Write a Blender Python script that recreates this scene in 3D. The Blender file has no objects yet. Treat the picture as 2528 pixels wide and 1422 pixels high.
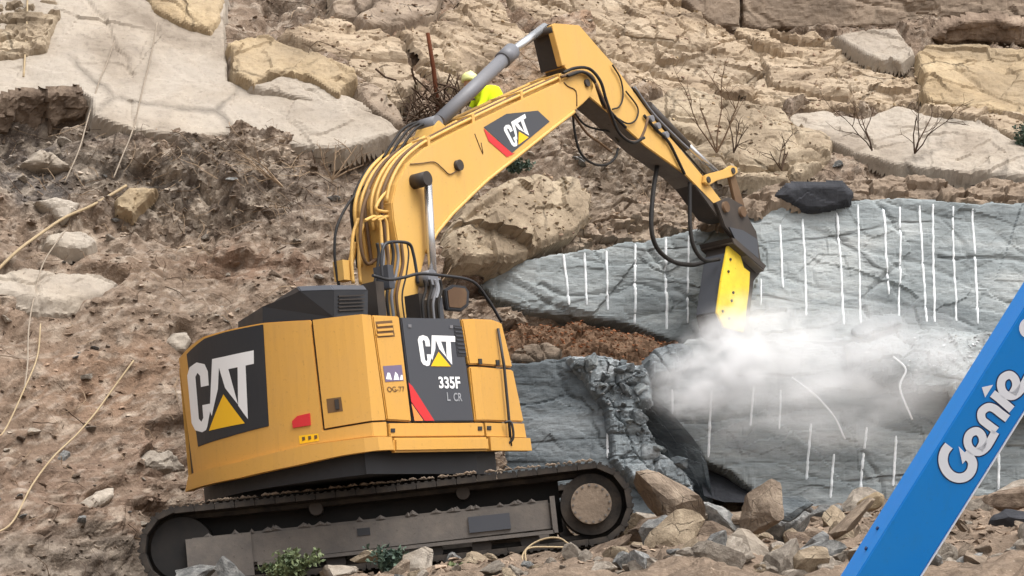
import bpy, bmesh, math, random
import numpy as np
from mathutils import Matrix, Vector

# ------------------------------------------------------------------ camera, sky, sun, exposure
scene = bpy.context.scene
col = scene.collection
PITCH = math.radians(9.0)
FPX = 5880.0                     # focal length in photograph pixels (2528 wide)
cam_d = bpy.data.cameras.new('camera')
cam = bpy.data.objects.new('camera', cam_d); col.objects.link(cam)
cam.location = (0, 0, 0); cam.rotation_euler = (math.radians(90) + PITCH, 0, 0)
cam_d.sensor_width = 36.0; cam_d.lens = 36.0 * FPX / 2528.0
cam_d.clip_start = 0.1; cam_d.clip_end = 2000
scene.camera = cam

SUN_EL, SUN_AZ = math.radians(63), math.radians(134)      # azimuth from +Y (away) clockwise to +X (right)
world = bpy.data.worlds.new('World'); scene.world = world; world.use_nodes = True
wn = world.node_tree.nodes; wl = world.node_tree.links; wn.clear()
w_sky = wn.new('ShaderNodeTexSky'); w_sky.sky_type = 'NISHITA'; w_sky.sun_disc = False
w_sky.sun_elevation = SUN_EL; w_sky.sun_rotation = SUN_AZ
w_sky.air_density = 1.0; w_sky.dust_density = 6.0; w_sky.ozone_density = 1.0
w_hs = wn.new('ShaderNodeHueSaturation'); w_hs.inputs['Saturation'].default_value = 0.18
w_bg = wn.new('ShaderNodeBackground'); w_bg.inputs['Strength'].default_value = 0.15
w_out = wn.new('ShaderNodeOutputWorld')
wl.new(w_sky.outputs[0], w_hs.inputs['Color']); wl.new(w_hs.outputs[0], w_bg.inputs['Color']); wl.new(w_bg.outputs[0], w_out.inputs[0])
sun_d = bpy.data.lights.new('sun', 'SUN'); sun_d.energy = 1.25; sun_d.angle = math.radians(36); sun_d.color = (1.0, 0.965, 0.92)
sun = bpy.data.objects.new('sun', sun_d); col.objects.link(sun)
sdir = Vector((math.sin(SUN_AZ) * math.cos(SUN_EL), math.cos(SUN_AZ) * math.cos(SUN_EL), math.sin(SUN_EL)))
sun.rotation_euler = sdir.to_track_quat('Z', 'Y').to_euler()
sun.location = sdir * 60

scene.view_settings.view_transform = 'Standard'
scene.view_settings.look = 'None'
scene.view_settings.exposure = 0.72
scene.view_settings.gamma = 1.0
scene.view_settings.use_curve_mapping = False
scene.render.engine = 'CYCLES'
scene.cycles.max_bounces = 8
scene.cycles.diffuse_bounces = 3
scene.cycles.volume_step_rate = 2.5
scene.cycles.volume_max_steps = 128
scene.cycles.volume_bounces = 6
scene.cycles.use_denoising = True

# ------------------------------------------------------------------ picture <-> world
CP, SP = math.cos(PITCH), math.sin(PITCH)
def ray(px, py):
    a = (px - 1264.0) / FPX; b = (711.0 - py) / FPX
    return np.array([a, CP - b * SP, SP + b * CP])
def at(px, py, Y):
    r = ray(px, py); return r * (Y / r[1])
def proj(p):
    p = np.asarray(p, float)
    d = p[..., 1] * CP + p[..., 2] * SP; v = -p[..., 1] * SP + p[..., 2] * CP
    return np.stack([1264 + FPX * p[..., 0] / d, 711 - FPX * v / d], -1)
def nrm(v):
    v = np.asarray(v, float); return v / np.linalg.norm(v)
def on_plane(px, py, P, N):
    r = ray(px, py); return r * (np.dot(P, N) / np.dot(r, N))

# ------------------------------------------------------------------ noise (numpy)
def h2(ix, iy, s):
    n = (ix.astype(np.int64) * 374761393 + iy.astype(np.int64) * 668265263 + int(s) * 974634631) & 0xffffffff
    n = ((n ^ (n >> 13)) * 1274126177) & 0xffffffff
    n = ((n ^ (n >> 16)) * 2246822519) & 0xffffffff
    return ((n ^ (n >> 15)) & 0xffffff) / float(0xffffff)
def vn(x, y, s=0):
    xi = np.floor(x); yi = np.floor(y); fx = x - xi; fy = y - yi
    fx = fx * fx * fx * (fx * (fx * 6 - 15) + 10); fy = fy * fy * fy * (fy * (fy * 6 - 15) + 10)
    a = h2(xi, yi, s); b = h2(xi + 1, yi, s); c = h2(xi, yi + 1, s); d = h2(xi + 1, yi + 1, s)
    return (a + (b - a) * fx) * (1 - fy) + (c + (d - c) * fx) * fy - 0.5
def fbm(x, y, o=4, s=0, g=0.5):
    t = 0; a = 1.0; k = 1.0
    for i in range(o):
        t = t + a * vn(x * k + 17.3 * i, y * k - 9.1 * i, s + i); a *= g; k *= 2.03
    return t
def ridged(x, y, o=4, s=0):
    t = 0; a = 1.0; k = 1.0
    for i in range(o):
        t = t + a * (0.5 - 2 * np.abs(vn(x * k + 5.7 * i, y * k + 3.3 * i, s + i))); a *= 0.5; k *= 2.07
    return t
def facet(x, y, s=0, tilt=1.0):
    xi = np.floor(x); yi = np.floor(y)
    d1 = np.full(x.shape, 9.0); d2 = np.full(x.shape, 9.0); val = np.zeros(x.shape); cid = np.zeros(x.shape)
    for i in (-1, 0, 1):
        for j in (-1, 0, 1):
            cx = xi + i; cy = yi + j
            dx = x - (cx + h2(cx, cy, s)); dy = y - (cy + h2(cx, cy, s + 11)); d = np.sqrt(dx * dx + dy * dy)
            v = (h2(cx, cy, s + 23) - .5) * 2 * tilt * dx + (h2(cx, cy, s + 37) - .5) * 2 * tilt * dy + (h2(cx, cy, s + 41) - .5)
            c = h2(cx, cy, s + 53)
            m = d < d1
            d2 = np.where(m, d1, np.minimum(d2, d)); d1 = np.where(m, d, d1)
            val = np.where(m, v, val); cid = np.where(m, c, cid)
    return val, d2 - d1, cid
def sstep(a, b, x):
    t = np.clip((x - a) / (b - a), 0, 1); return t * t * (3 - 2 * t)

# ------------------------------------------------------------------ materials
def lin(c):
    return tuple(((v / 255) / 12.92 if v / 255 <= 0.04045 else ((v / 255 + 0.055) / 1.055) ** 2.4) for v in c) + (1.0,)
class NT:
    def __init__(s, name):
        s.m = bpy.data.materials.new(name); s.m.use_nodes = True
        s.t = s.m.node_tree; s.t.nodes.clear()
        s.out = s.n('ShaderNodeOutputMaterial'); s.b = s.n('ShaderNodeBsdfPrincipled')
        s.l(s.b.outputs[0], s.out.inputs['Surface'])
    def n(s, k, **kw):
        x = s.t.nodes.new(k)
        for a, v in kw.items(): setattr(x, a, v)
        return x
    def l(s, a, b): s.t.links.new(a, b)
    def coord(s, scale=(1, 1, 1), rot=(0, 0, 0), kind='Object', rnd=False):
        tc = s.n('ShaderNodeTexCoord'); mp = s.n('ShaderNodeMapping')
        mp.inputs['Scale'].default_value = scale; mp.inputs['Rotation'].default_value = rot
        s.l(tc.outputs[kind], mp.inputs[0])
        if rnd:
            oi = s.n('ShaderNodeObjectInfo'); mu = s.n('ShaderNodeMath', operation='MULTIPLY'); mu.inputs[1].default_value = 37.0
            s.l(oi.outputs['Random'], mu.inputs[0]); s.l(mu.outputs[0], mp.inputs['Location'])
        return mp.outputs[0]
    def noise(s, co, scale, detail=6, rough=0.6, dist=0.0):
        x = s.n('ShaderNodeTexNoise'); x.inputs['Scale'].default_value = scale; x.inputs['Detail'].default_value = detail
        x.inputs['Roughness'].default_value = rough; x.inputs['Distortion'].default_value = dist
        s.l(co, x.inputs['Vector']); return x.outputs[0]
    def ramp(s, fac, stops):
        r = s.n('ShaderNodeValToRGB'); e = r.color_ramp.elements
        while len(e) < len(stops): e.new(0.5)
        for i, (p, c) in enumerate(stops): e[i].position = p; e[i].color = c if len(c) == 4 else tuple(c) + (1,)
        s.l(fac, r.inputs[0]); return r.outputs[0]
    def mix(s, f, a, b, mode='MIX'):
        x = s.n('ShaderNodeMix', data_type='RGBA', blend_type=mode)
        if isinstance(f, (int, float)): x.inputs[0].default_value = f
        else: s.l(f, x.inputs[0])
        for i, v in ((6, a), (7, b)):
            if isinstance(v, (tuple, list)): x.inputs[i].default_value = v
            else: s.l(v, x.inputs[i])
        return x.outputs[2]
    def bump(s, h, strength=0.5, dist=0.02, prev=None):
        b = s.n('ShaderNodeBump'); b.inputs['Strength'].default_value = strength; b.inputs['Distance'].default_value = dist
        s.l(h, b.inputs['Height'])
        if prev is not None: s.l(prev, b.inputs['Normal'])
        return b.outputs[0]
def G(v): return (v, v, v, 1)

def rock_mat(name, cs, scale=1.2, bump=0.6, rough=0.9, stretch=(1, 1, 1), rnd=False, fine=14.0, speck=0.25, grime=(60, 50, 42), crack=0.0, cscale=1.3, lump=0.5, tint=None):
    """cs = three sRGB colours, dark to light"""
    t = NT(name); co = t.coord(stretch, rnd=rnd)
    a = t.noise(co, scale, 5, 0.62, 0.3); c = t.ramp(a, [(0.30, lin(cs[0])), (0.5, lin(cs[1])), (0.70, lin(cs[2]))])
    f = t.noise(co, fine, 4, 0.7)
    c = t.mix(t.ramp(f, [(0.30, G(speck)), (0.46, G(0))]), c, lin(grime))
    c = t.mix(t.ramp(t.noise(co, fine * 2.6, 4, .7), [(0.62, G(0)), (0.74, G(speck))]), c, lin(tuple(min(255, v + 25) for v in cs[2])))
    if tint:
        c = t.mix(t.ramp(t.noise(co, .7, 4, .6), [(0.42, G(0)), (0.62, G(.45))]), c, lin(tint))
    if rnd:
        oi = t.n('ShaderNodeObjectInfo'); mr = t.n('ShaderNodeMapRange'); mr.inputs[3].default_value = 0.72; mr.inputs[4].default_value = 1.12
        t.l(oi.outputs['Random'], mr.inputs[0])
        hs = t.n('ShaderNodeHueSaturation'); t.l(mr.outputs[0], hs.inputs['Value']); t.l(c, hs.inputs['Color']); c = hs.outputs[0]
    t.l(c, t.b.inputs['Base Color']); t.b.inputs['Roughness'].default_value = rough
    t.b.inputs['Specular IOR Level'].default_value = 0.12
    n1 = t.bump(t.noise(co, fine * lump, 5, 0.70), bump, 0.03 * .5 / lump)
    if crack:
        wv = t.n('ShaderNodeMix', data_type='VECTOR'); wv.inputs[0].default_value = 0.22
        nz = t.n('ShaderNodeTexNoise'); nz.inputs['Scale'].default_value = 2.2; nz.inputs['Detail'].default_value = 4; t.l(co, nz.inputs['Vector'])
        t.l(co, wv.inputs[4]); t.l(nz.outputs[1], wv.inputs[5])
        vo = t.n('ShaderNodeTexVoronoi', feature='DISTANCE_TO_EDGE'); vo.inputs['Scale'].default_value = cscale; t.l(wv.outputs[1], vo.inputs['Vector'])
        ck = t.ramp(vo.outputs['Distance'], [(0.0, G(1)), (0.022, G(0))])
        gate = t.ramp(a, [(0.45, G(0)), (0.60, G(crack))])
        mm = t.n('ShaderNodeMath', operation='MULTIPLY'); t.l(ck, mm.inputs[0]); t.l(gate, mm.inputs[1])
        c = t.mix(mm.outputs[0], c, lin(tuple(int(v * .45) for v in cs[0]))); t.l(c, t.b.inputs['Base Color'])
        iv = t.n('ShaderNodeMath', operation='SUBTRACT'); iv.inputs[0].default_value = 1.0; t.l(mm.outputs[0], iv.inputs[1])
        n1 = t.bump(iv.outputs[0], 0.9, 0.05, n1)
    t.l(t.bump(f, bump * .6, 0.012, n1), t.b.inputs['Normal'])
    return t.m

def paint_mat(name, rgb, rough=0.42, dirt=0.25, dirtc=(120, 98, 70), spec=0.45, metal=0.0, dscale=2.2, bump=0.04, streak=0.0):
    t = NT(name); co = t.coord()
    base = lin(rgb)
    a = t.noise(co, dscale, 8, 0.65); f = t.noise(co, 23, 6, 0.7)
    c = t.mix(t.ramp(a, [(0.40, G(0)), (0.75, G(dirt))]), base, lin(dirtc))
    c = t.mix(t.ramp(f, [(0.60, G(0)), (0.72, G(dirt * 1.2))]), c, lin(tuple(int(v * .55) for v in dirtc)))
    if streak:
        sk = t.noise(t.coord((5, 5, .45)), 2.0, 5, 0.7)
        c = t.mix(t.ramp(sk, [(0.52, G(0)), (0.70, G(streak))]), c, lin(tuple(int(v * .8) for v in dirtc)))
        c = t.mix(t.ramp(t.noise(co, 70, 2, 0.6), [(0.66, G(0)), (0.72, G(streak))]), c, lin((92, 74, 56)))
    t.l(c, t.b.inputs['Base Color'])
    r = t.n('ShaderNodeMapRange'); r.inputs[3].default_value = max(0.05, rough - .1); r.inputs[4].default_value = min(1, rough + .22)
    t.l(a, r.inputs[0]); t.l(r.outputs[0], t.b.inputs['Roughness'])
    t.b.inputs['Metallic'].default_value = metal; t.b.inputs['Specular IOR Level'].default_value = spec
    t.l(t.bump(f, bump, 0.01), t.b.inputs['Normal'])
    return t.m

M = {}
M['yellow'] = paint_mat('yellow_paint', (206, 155, 72), 0.48, 0.26, (186, 146, 92), streak=.16)
M['boom_yellow'] = paint_mat('boom_yellow_paint', (208, 164, 86), 0.5, 0.26, (198, 164, 116), streak=.18)
M['breaker_yellow'] = paint_mat('breaker_yellow_paint', (228, 196, 52), 0.5, 0.4, (120, 100, 50))
M['black'] = paint_mat('black_paint', (38, 39, 43), 0.45, 0.10, (80, 76, 70))
M['panel_grey'] = paint_mat('dark_grey_panel', (66, 68, 74), 0.40, 0.08, (100, 98, 94))
M['dark_steel'] = paint_mat('dark_steel', (52, 46, 42), 0.6, 0.35, (98, 84, 70))
M['grey_steel'] = paint_mat('grey_steel', (112, 113, 118), 0.45, 0.25, (120, 110, 100))
M['mud_steel'] = paint_mat('muddy_steel', (98, 93, 89), 0.85, 0.7, (128, 119, 110), 0.2, dscale=3.5, bump=0.4, streak=.35)
M['track'] = paint_mat('track_steel', (38, 36, 35), 0.75, 0.45, (104, 92, 80), 0.25, dscale=5, bump=0.3)
M['chrome'] = paint_mat('chrome', (205, 206, 208), 0.18, 0.06, (160, 155, 150), 0.5, 0.75)
M['rubber'] = paint_mat('black_rubber', (30, 29, 29), 0.6, 0.25, (84, 74, 64), 0.3)
M['hose_brown'] = paint_mat('dusty_hose', (92, 70, 52), 0.7, 0.4, (150, 124, 92), 0.3)
M['white'] = paint_mat('white_decal', (236, 236, 236), 0.45, 0.05, (190, 185, 175))
M['logo_yellow'] = paint_mat('logo_yellow', (246, 190, 20), 0.45, 0.05)
M['red'] = paint_mat('red_decal', (205, 44, 48), 0.4, 0.08)
M['orange'] = paint_mat('orange_decal', (228, 140, 70), 0.4, 0.08)
M['purple'] = paint_mat('purple_decal', (112, 100, 128), 0.5, 0.1)
M['brown_ink'] = paint_mat('brown_ink', (104, 76, 44), 0.5, 0.1)
M['grey_ink'] = paint_mat('grey_ink', (150, 152, 156), 0.5, 0.1)
M['blue'] = paint_mat('blue_paint', (0, 132, 222), 0.42, 0.14, (60, 150, 205), streak=.12)
M['pale_blue'] = paint_mat('pale_blue_decal', (232, 240, 252), 0.4, 0.05, (180, 190, 200))
M['navy'] = paint_mat('navy_outline', (14, 44, 92), 0.4, 0.03)
M['rust'] = paint_mat('rusty_iron', (92, 52, 34), 0.9, 0.5, (56, 38, 30), 0.1)
M['glass'] = paint_mat('cab_glass', (34, 40, 46), 0.08, 0.05, (60, 60, 60), 0.6)
M['rope'] = paint_mat('pale_rope', (168, 150, 122), 0.9, 0.4, (150, 128, 92), 0.1)
M['rope_grey'] = paint_mat('grey_rope', (150, 138, 124), 0.9, 0.3, (110, 98, 84), 0.1)
M['cord'] = paint_mat('white_cord', (232, 234, 236), 0.7, 0.1, (200, 200, 200), 0.2)
M['hivis'] = paint_mat('hi_vis_cloth', (214, 236, 40), 0.85, 0.15, (170, 190, 40), 0.1)
M['hivis_pale'] = paint_mat('hi_vis_helmet', (238, 240, 160), 0.5, 0.05, (220, 220, 150), 0.4)
M['trousers'] = paint_mat('dark_trousers', (44, 46, 54), 0.9, 0.1)
M['skin'] = paint_mat('skin', (196, 150, 122), 0.6, 0.05, (170, 120, 100))

M['sand'] = rock_mat('pale_sandstone', [(126, 115, 103), (160, 149, 135), (178, 167, 152)], 0.7, 0.6, fine=12, speck=0.28, crack=.5, cscale=.33, lump=.8, tint=(152, 145, 137))
M['sand_y'] = rock_mat('yellow_sandstone', [(120, 104, 82), (158, 139, 111), (180, 161, 131)], 1.1, 0.9, fine=12, speck=0.35, crack=.6, cscale=.9, lump=.8, tint=(150, 136, 116))
M['sand_b'] = rock_mat('brown_sandstone', [(104, 92, 80), (138, 123, 108), (164, 149, 131)], 1.6, 0.9, fine=12, speck=0.35, crack=.5, cscale=1.8, lump=.8)
M['buff'] = rock_mat('buff_boulder', [(112, 99, 83), (148, 133, 113), (176, 161, 139)], 1.3, 0.9, fine=12, speck=0.35, crack=.5, cscale=1.0, lump=.8)
M['wall'] = rock_mat('grey_brown_wall_rock', [(104, 92, 81), (132, 117, 102), (152, 136, 119)], 0.8, 0.6, fine=7, speck=0.25, crack=.4, cscale=.5)
M['grey'] = rock_mat('blue_grey_rock', [(100, 106, 108), (138, 144, 145), (170, 173, 172)], 1.2, 0.7, fine=15, speck=0.45, stretch=(0.4, 0.4, 1.5), grime=(80, 86, 90), crack=.6, cscale=.7, lump=.8)
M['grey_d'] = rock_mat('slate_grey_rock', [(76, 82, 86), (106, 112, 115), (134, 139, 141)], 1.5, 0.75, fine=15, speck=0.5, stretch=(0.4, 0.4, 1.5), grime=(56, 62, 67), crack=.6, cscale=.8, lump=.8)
M['dark'] = rock_mat('shade_dark_rock', [(50, 51, 54), (60, 61, 65), (72, 73, 77)], 0.8, 0.4, fine=9, speck=0.15, grime=(36, 36, 40))  # rock tone darkened to carry overhang and cleft shade
M['ledge'] = rock_mat('cracked_tan_sandstone', [(118, 103, 87), (160, 142, 120), (188, 170, 146)], 1.4, 0.8, fine=12, speck=0.3, stretch=(.7, .7, 1.5), crack=.5, cscale=1.0, lump=.9, tint=(148, 136, 121))
M['crush'] = rock_mat('crushed_white_rock', [(92, 98, 102), (130, 137, 140), (180, 184, 186)], 1.8, 0.9, fine=10, speck=0.45, grime=(84, 90, 96), crack=.8, cscale=1.6)
M['soil'] = rock_mat('red_brown_soil', [(92, 72, 58), (120, 96, 77), (142, 117, 96)], 2.0, 0.9, fine=16, speck=0.35)
M['stone'] = rock_mat('loose_stone', [(120, 111, 101), (152, 142, 130), (182, 172, 159)], 2.5, 0.6, fine=18, speck=0.25, rnd=True)
M['stone_g'] = rock_mat('grey_stone', [(96, 96, 96), (132, 132, 130), (178, 176, 172)], 2.5, 0.6, fine=18, speck=0.3, rnd=True)
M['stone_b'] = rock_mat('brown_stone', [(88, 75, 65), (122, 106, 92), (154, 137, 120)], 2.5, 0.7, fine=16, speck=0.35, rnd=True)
M['twig'] = paint_mat('dry_twigs', (150, 130, 108), 0.9, 0.5, (86, 70, 56), 0.1, dscale=0.9)
M['twig_d'] = paint_mat('dark_roots', (70, 56, 46), 0.9, 0.5, (110, 92, 76), 0.1, dscale=0.9)
M['drill'] = rock_mat('drill_trace_white', [(206, 212, 216), (228, 231, 233), (240, 241, 242)], 3, 0.3, fine=20, speck=0.2, grime=(150, 158, 164))
M['ground'] = rock_mat('ground_dirt', [(96, 82, 68), (126, 108, 90), (150, 132, 112)], 0.5, 0.8, fine=6, speck=0.3)

def terrain_mat(name):
    t = NT(name); co = t.coord()
    at_ = t.n('ShaderNodeAttribute', attribute_name='Col')
    f = t.noise(co, 11, 5, 0.72); g = t.noise(co, 3.1, 4, 0.65)
    c = t.mix(t.ramp(f, [(0.33, G(0.5)), (0.5, G(0))]), at_.outputs[0], lin((74, 62, 53)))
    c = t.mix(t.ramp(t.noise(co, 27, 4, .75), [(0.57, G(0)), (0.68, G(0.45))]), c, lin((176, 160, 142)))
    c = t.mix(t.ramp(g, [(0.3, G(0.35)), (0.5, G(0)), (0.7, G(0.0))]), c, lin((92, 78, 66)))
    t.l(c, t.b.inputs['Base Color']); t.b.inputs['Roughness'].default_value = 0.95
    t.b.inputs['Specular IOR Level'].default_value = 0.15
    n1 = t.bump(g, 0.7, 0.08); n2 = t.bump(f, 0.9, 0.035, n1)
    t.l(n2, t.b.inputs['Normal']); return t.m
M['terrain'] = terrain_mat('hillside_dirt')
def leaf_mat(name, a, b):
    t = NT(name); co = t.coord()
    t.l(t.ramp(t.noise(co, 9, 4), [(0.35, lin(a)), (0.65, lin(b))]), t.b.inputs['Base Color'])
    t.b.inputs['Roughness'].default_value = 0.7; return t.m
def attr_mat(name):
    t = NT(name); co = t.coord(); at_ = t.n('ShaderNodeAttribute', attribute_name='Col')
    f = t.noise(co, 30, 3, 0.7)
    t.l(t.mix(t.ramp(f, [(0.35, G(0.4)), (0.55, G(0))]), at_.outputs[0], lin((84, 70, 58))), t.b.inputs['Base Color'])
    t.b.inputs['Roughness'].default_value = 0.93; t.b.inputs['Specular IOR Level'].default_value = 0.15
    t.l(t.bump(f, 0.5, 0.012), t.b.inputs['Normal']); return t.m
M['attr'] = attr_mat('debris')
M['leaf'] = leaf_mat('weed_leaf', (58, 72, 44), (118, 128, 88))
M['leaf_d'] = leaf_mat('dark_leaf', (40, 58, 50), (86, 104, 86))

# ------------------------------------------------------------------ object helpers
def tag(o, label=None, cat=None, group=None, kind=None):
    if label: o['label'] = label
    if cat: o['category'] = cat
    if group: o['group'] = group
    if kind: o['kind'] = kind
    return o
def thing(name, loc, label, cat, group=None, kind=None):
    o = bpy.data.objects.new(name, None); col.objects.link(o); o.location = Vector(loc); o.empty_display_size = .2
    return tag(o, label, cat, group, kind)
def link(name, me, parent=None):
    o = bpy.data.objects.new(name, me); col.objects.link(o)
    if parent is not None:
        o.parent = parent
        if parent.type == 'EMPTY': o.matrix_parent_inverse = Matrix.Translation(-parent.location)
    return o
def mesh(name, V, F, mat, parent=None, smooth=False):
    me = bpy.data.meshes.new(name)
    V = np.asarray(V, float)
    me.from_pydata(V.tolist(), [], [tuple(int(i) for i in f) for f in F]); me.validate(verbose=False)
    if isinstance(mat, str): mat = M[mat]
    me.materials.append(mat)
    if smooth: me.polygons.foreach_set('use_smooth', [True] * len(me.polygons))
    me.update()
    return link(name, me, parent)
def tri_mesh(name, V, T, mat, parent=None, smooth=False, color=None):
    """fast path: V (n,3), T (m,k) with k = 3 or 4"""
    V = np.asarray(V, np.float32); T = np.asarray(T, np.int32); k = T.shape[1]
    me = bpy.data.meshes.new(name)
    me.vertices.add(len(V)); me.vertices.foreach_set('co', V.ravel())
    me.loops.add(T.size); me.loops.foreach_set('vertex_index', T.ravel())
    me.polygons.add(len(T)); me.polygons.foreach_set('loop_start', np.arange(0, T.size, k, dtype=np.int32))
    me.polygons.foreach_set('loop_total', np.full(len(T), k, np.int32))
    me.polygons.foreach_set('use_smooth', np.full(len(T), bool(smooth)))
    me.update(calc_edges=True)
    if color is not None:
        ca = me.color_attributes.new('Col', 'FLOAT_COLOR', 'POINT')
        ca.data.foreach_set('color', np.c_[color, np.ones(len(color))].astype(np.float32).ravel())
    me.materials.append(M[mat] if isinstance(mat, str) else mat)
    return link(name, me, parent)
def bevelled(o, off, seg=2, ang=0.5):
    bm = bmesh.new(); bm.from_mesh(o.data)
    bmesh.ops.recalc_face_normals(bm, faces=bm.faces)
    es = [e for e in bm.edges if len(e.link_faces) == 2 and e.calc_face_angle(0) > ang]
    bmesh.ops.bevel(bm, geom=es, offset=off, segments=seg, affect='EDGES', clamp_overlap=True)
    bm.to_mesh(o.data); bm.free(); return o
def spline(P, n=8):
    P = [np.asarray(p, float) for p in P]
    if len(P) < 3: return np.array([P[0] + (P[-1] - P[0]) * k / n for k in range(n + 1)])
    Q = [2 * P[0] - P[1]] + P + [2 * P[-1] - P[-2]]; out = []
    for i in range(1, len(Q) - 2):
        a, b, c, d = Q[i - 1:i + 3]
        for k in range(n):
            t = k / n
            out.append(.5 * (2 * b + (c - a) * t + (2 * a - 5 * b + 4 * c - d) * t * t + (3 * b - a - 3 * c + d) * t ** 3))
    out.append(P[-1]); return np.array(out)
def tube_data(P, r, seg=8, cap=True):
    P = np.asarray(P, float); n = len(P); r = np.broadcast_to(np.asarray(r, float), (n,))
    V = []; F = []; up = None
    for i in range(n):
        t = nrm(P[min(i + 1, n - 1)] - P[max(i - 1, 0)] + 1e-9)
        if up is None: up = np.array([0, 0, 1.]) if abs(t[2]) < .9 else np.array([1., 0, 0])
        x = nrm(np.cross(up, t)); y = np.cross(t, x); up = y
        for k in range(seg):
            a = 2 * math.pi * k / seg; V.append(P[i] + r[i] * (math.cos(a) * x + math.sin(a) * y))
    for i in range(n - 1):
        for k in range(seg):
            a = i * seg + k; b = i * seg + (k + 1) % seg; F.append((a, b, b + seg, a + seg))
    if cap: F.append(tuple(range(seg))[::-1]); F.append(tuple((n - 1) * seg + k for k in range(seg)))
    return V, F
def tube(name, P, r, mat, parent=None, seg=10, smooth=True):
    V, F = tube_data(P, r, seg); o = mesh(name, V, F, mat, parent)
    if smooth:
        o.data.polygons.foreach_set('use_smooth', [len(p.vertices) == 4 for p in o.data.polygons])
    return o
def join_data(L):
    V = []; F = []
    for v, f in L:
        k = len(V); V += list(v); F += [tuple(i + k for i in q) for q in f]
    return V, F
def prism_data(A, B):
    n = len(A); V = list(A) + list(B)
    F = [tuple(range(n))[::-1], tuple(range(n, 2 * n))] + [(i, (i + 1) % n, n + (i + 1) % n, n + i) for i in range(n)]
    return V, F
def box_data(o, ex, ey, ez):
    o = np.asarray(o, float); ex, ey, ez = (np.asarray(v, float) for v in (ex, ey, ez))
    A = [o, o + ex, o + ex + ey, o + ey]; return prism_data(A, [a + ez for a in A])
# ------------------------------------------------------------------ the ground and the hillside
rng = np.random.default_rng(7)
CTRL = [(0,1422,24.6),(0,1100,25.9),(0,800,27.6),(0,500,29.3),(0,300,30.3),(0,0,32.5),
 (350,1400,26.6),(350,1100,27.5),(400,800,28.7),(400,500,30.0),(400,330,30.8),(400,0,33.0),
 (900,1400,28.0),(900,1000,28.9),(900,600,30.3),(900,380,31.3),(950,200,32.5),(900,0,34.3),
 (1250,1300,29.4),(1250,900,31.0),(1200,650,31.6),(1300,400,33.0),(1300,0,36.0),
 (1600,1300,31.4),(1600,1000,32.6),(1600,820,32.7),(1600,600,33.3),(1650,430,34.0),(1600,200,36.0),(1600,0,37.5),
 (2100,1300,31.6),(2100,1100,32.5),(2100,860,33.0),(2100,500,33.9),(2100,300,36.0),(2100,0,39.0),
 (2528,1300,31.5),(2528,1100,32.4),(2528,860,32.9),(2528,500,34.0),(2528,250,36.5),(2528,0,39.5)]
cp = np.array([at(*c) for c in CTRL]); cxz = cp[:, [0, 2]]; cy = cp[:, 1]
def _tps(r2): return np.where(r2 > 1e-12, r2 * np.log(np.maximum(r2, 1e-12)), 0)
_n = len(cp); _K = _tps(((cxz[:, None] - cxz[None]) ** 2).sum(-1)) + 0.6 * np.eye(_n)
_Pm = np.c_[np.ones(_n), cxz]; _A = np.block([[_K, _Pm], [_Pm.T, np.zeros((3, 3))]])
_w = np.linalg.solve(_A, np.r_[cy, 0, 0, 0])
def Yh(x, z):
    x = np.asarray(x, float); z = np.asarray(z, float)
    t = _w[_n] + _w[_n + 1] * x + _w[_n + 2] * z
    for i in range(_n): t = t + _w[i] * _tps((x - cxz[i, 0]) ** 2 + (z - cxz[i, 1]) ** 2)
    return t
def hill_at(px, py):
    Y = 31.0
    for _ in range(30):
        p = at(px, py, Y); Y = 0.5 * Y + 0.5 * float(Yh(p[0], p[2]))
    return at(px, py, Y)

def blocks(x, y, s=0, k=4.0, m=1.7):
    """layered, jointed rock: every block stands proud by its own amount, joints are cut back"""
    yy = y * k + 0.9 * fbm(x * .5, y * .5, 2, s + 1) + .25 * x; li = np.floor(yy)
    xx = x * m * (.6 + .8 * h2(li, li * 0, s + 2)) + 10 * h2(li, li * 0, s + 3) + .3 * fbm(x * 2, y * 2, 2, s + 4); bi = np.floor(xx)
    fx, fy = xx - bi, yy - li; e = np.minimum(np.minimum(fx, 1 - fx) * k / m, np.minimum(fy, 1 - fy))
    return h2(bi, li, s + 5) - .5 + (h2(bi, li, s + 6) - .5) * .8 * (fy - .5) + (h2(bi, li, s + 7) - .5) * .6 * (fx - .5) - .45 * sstep(.10, 0, e)
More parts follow.
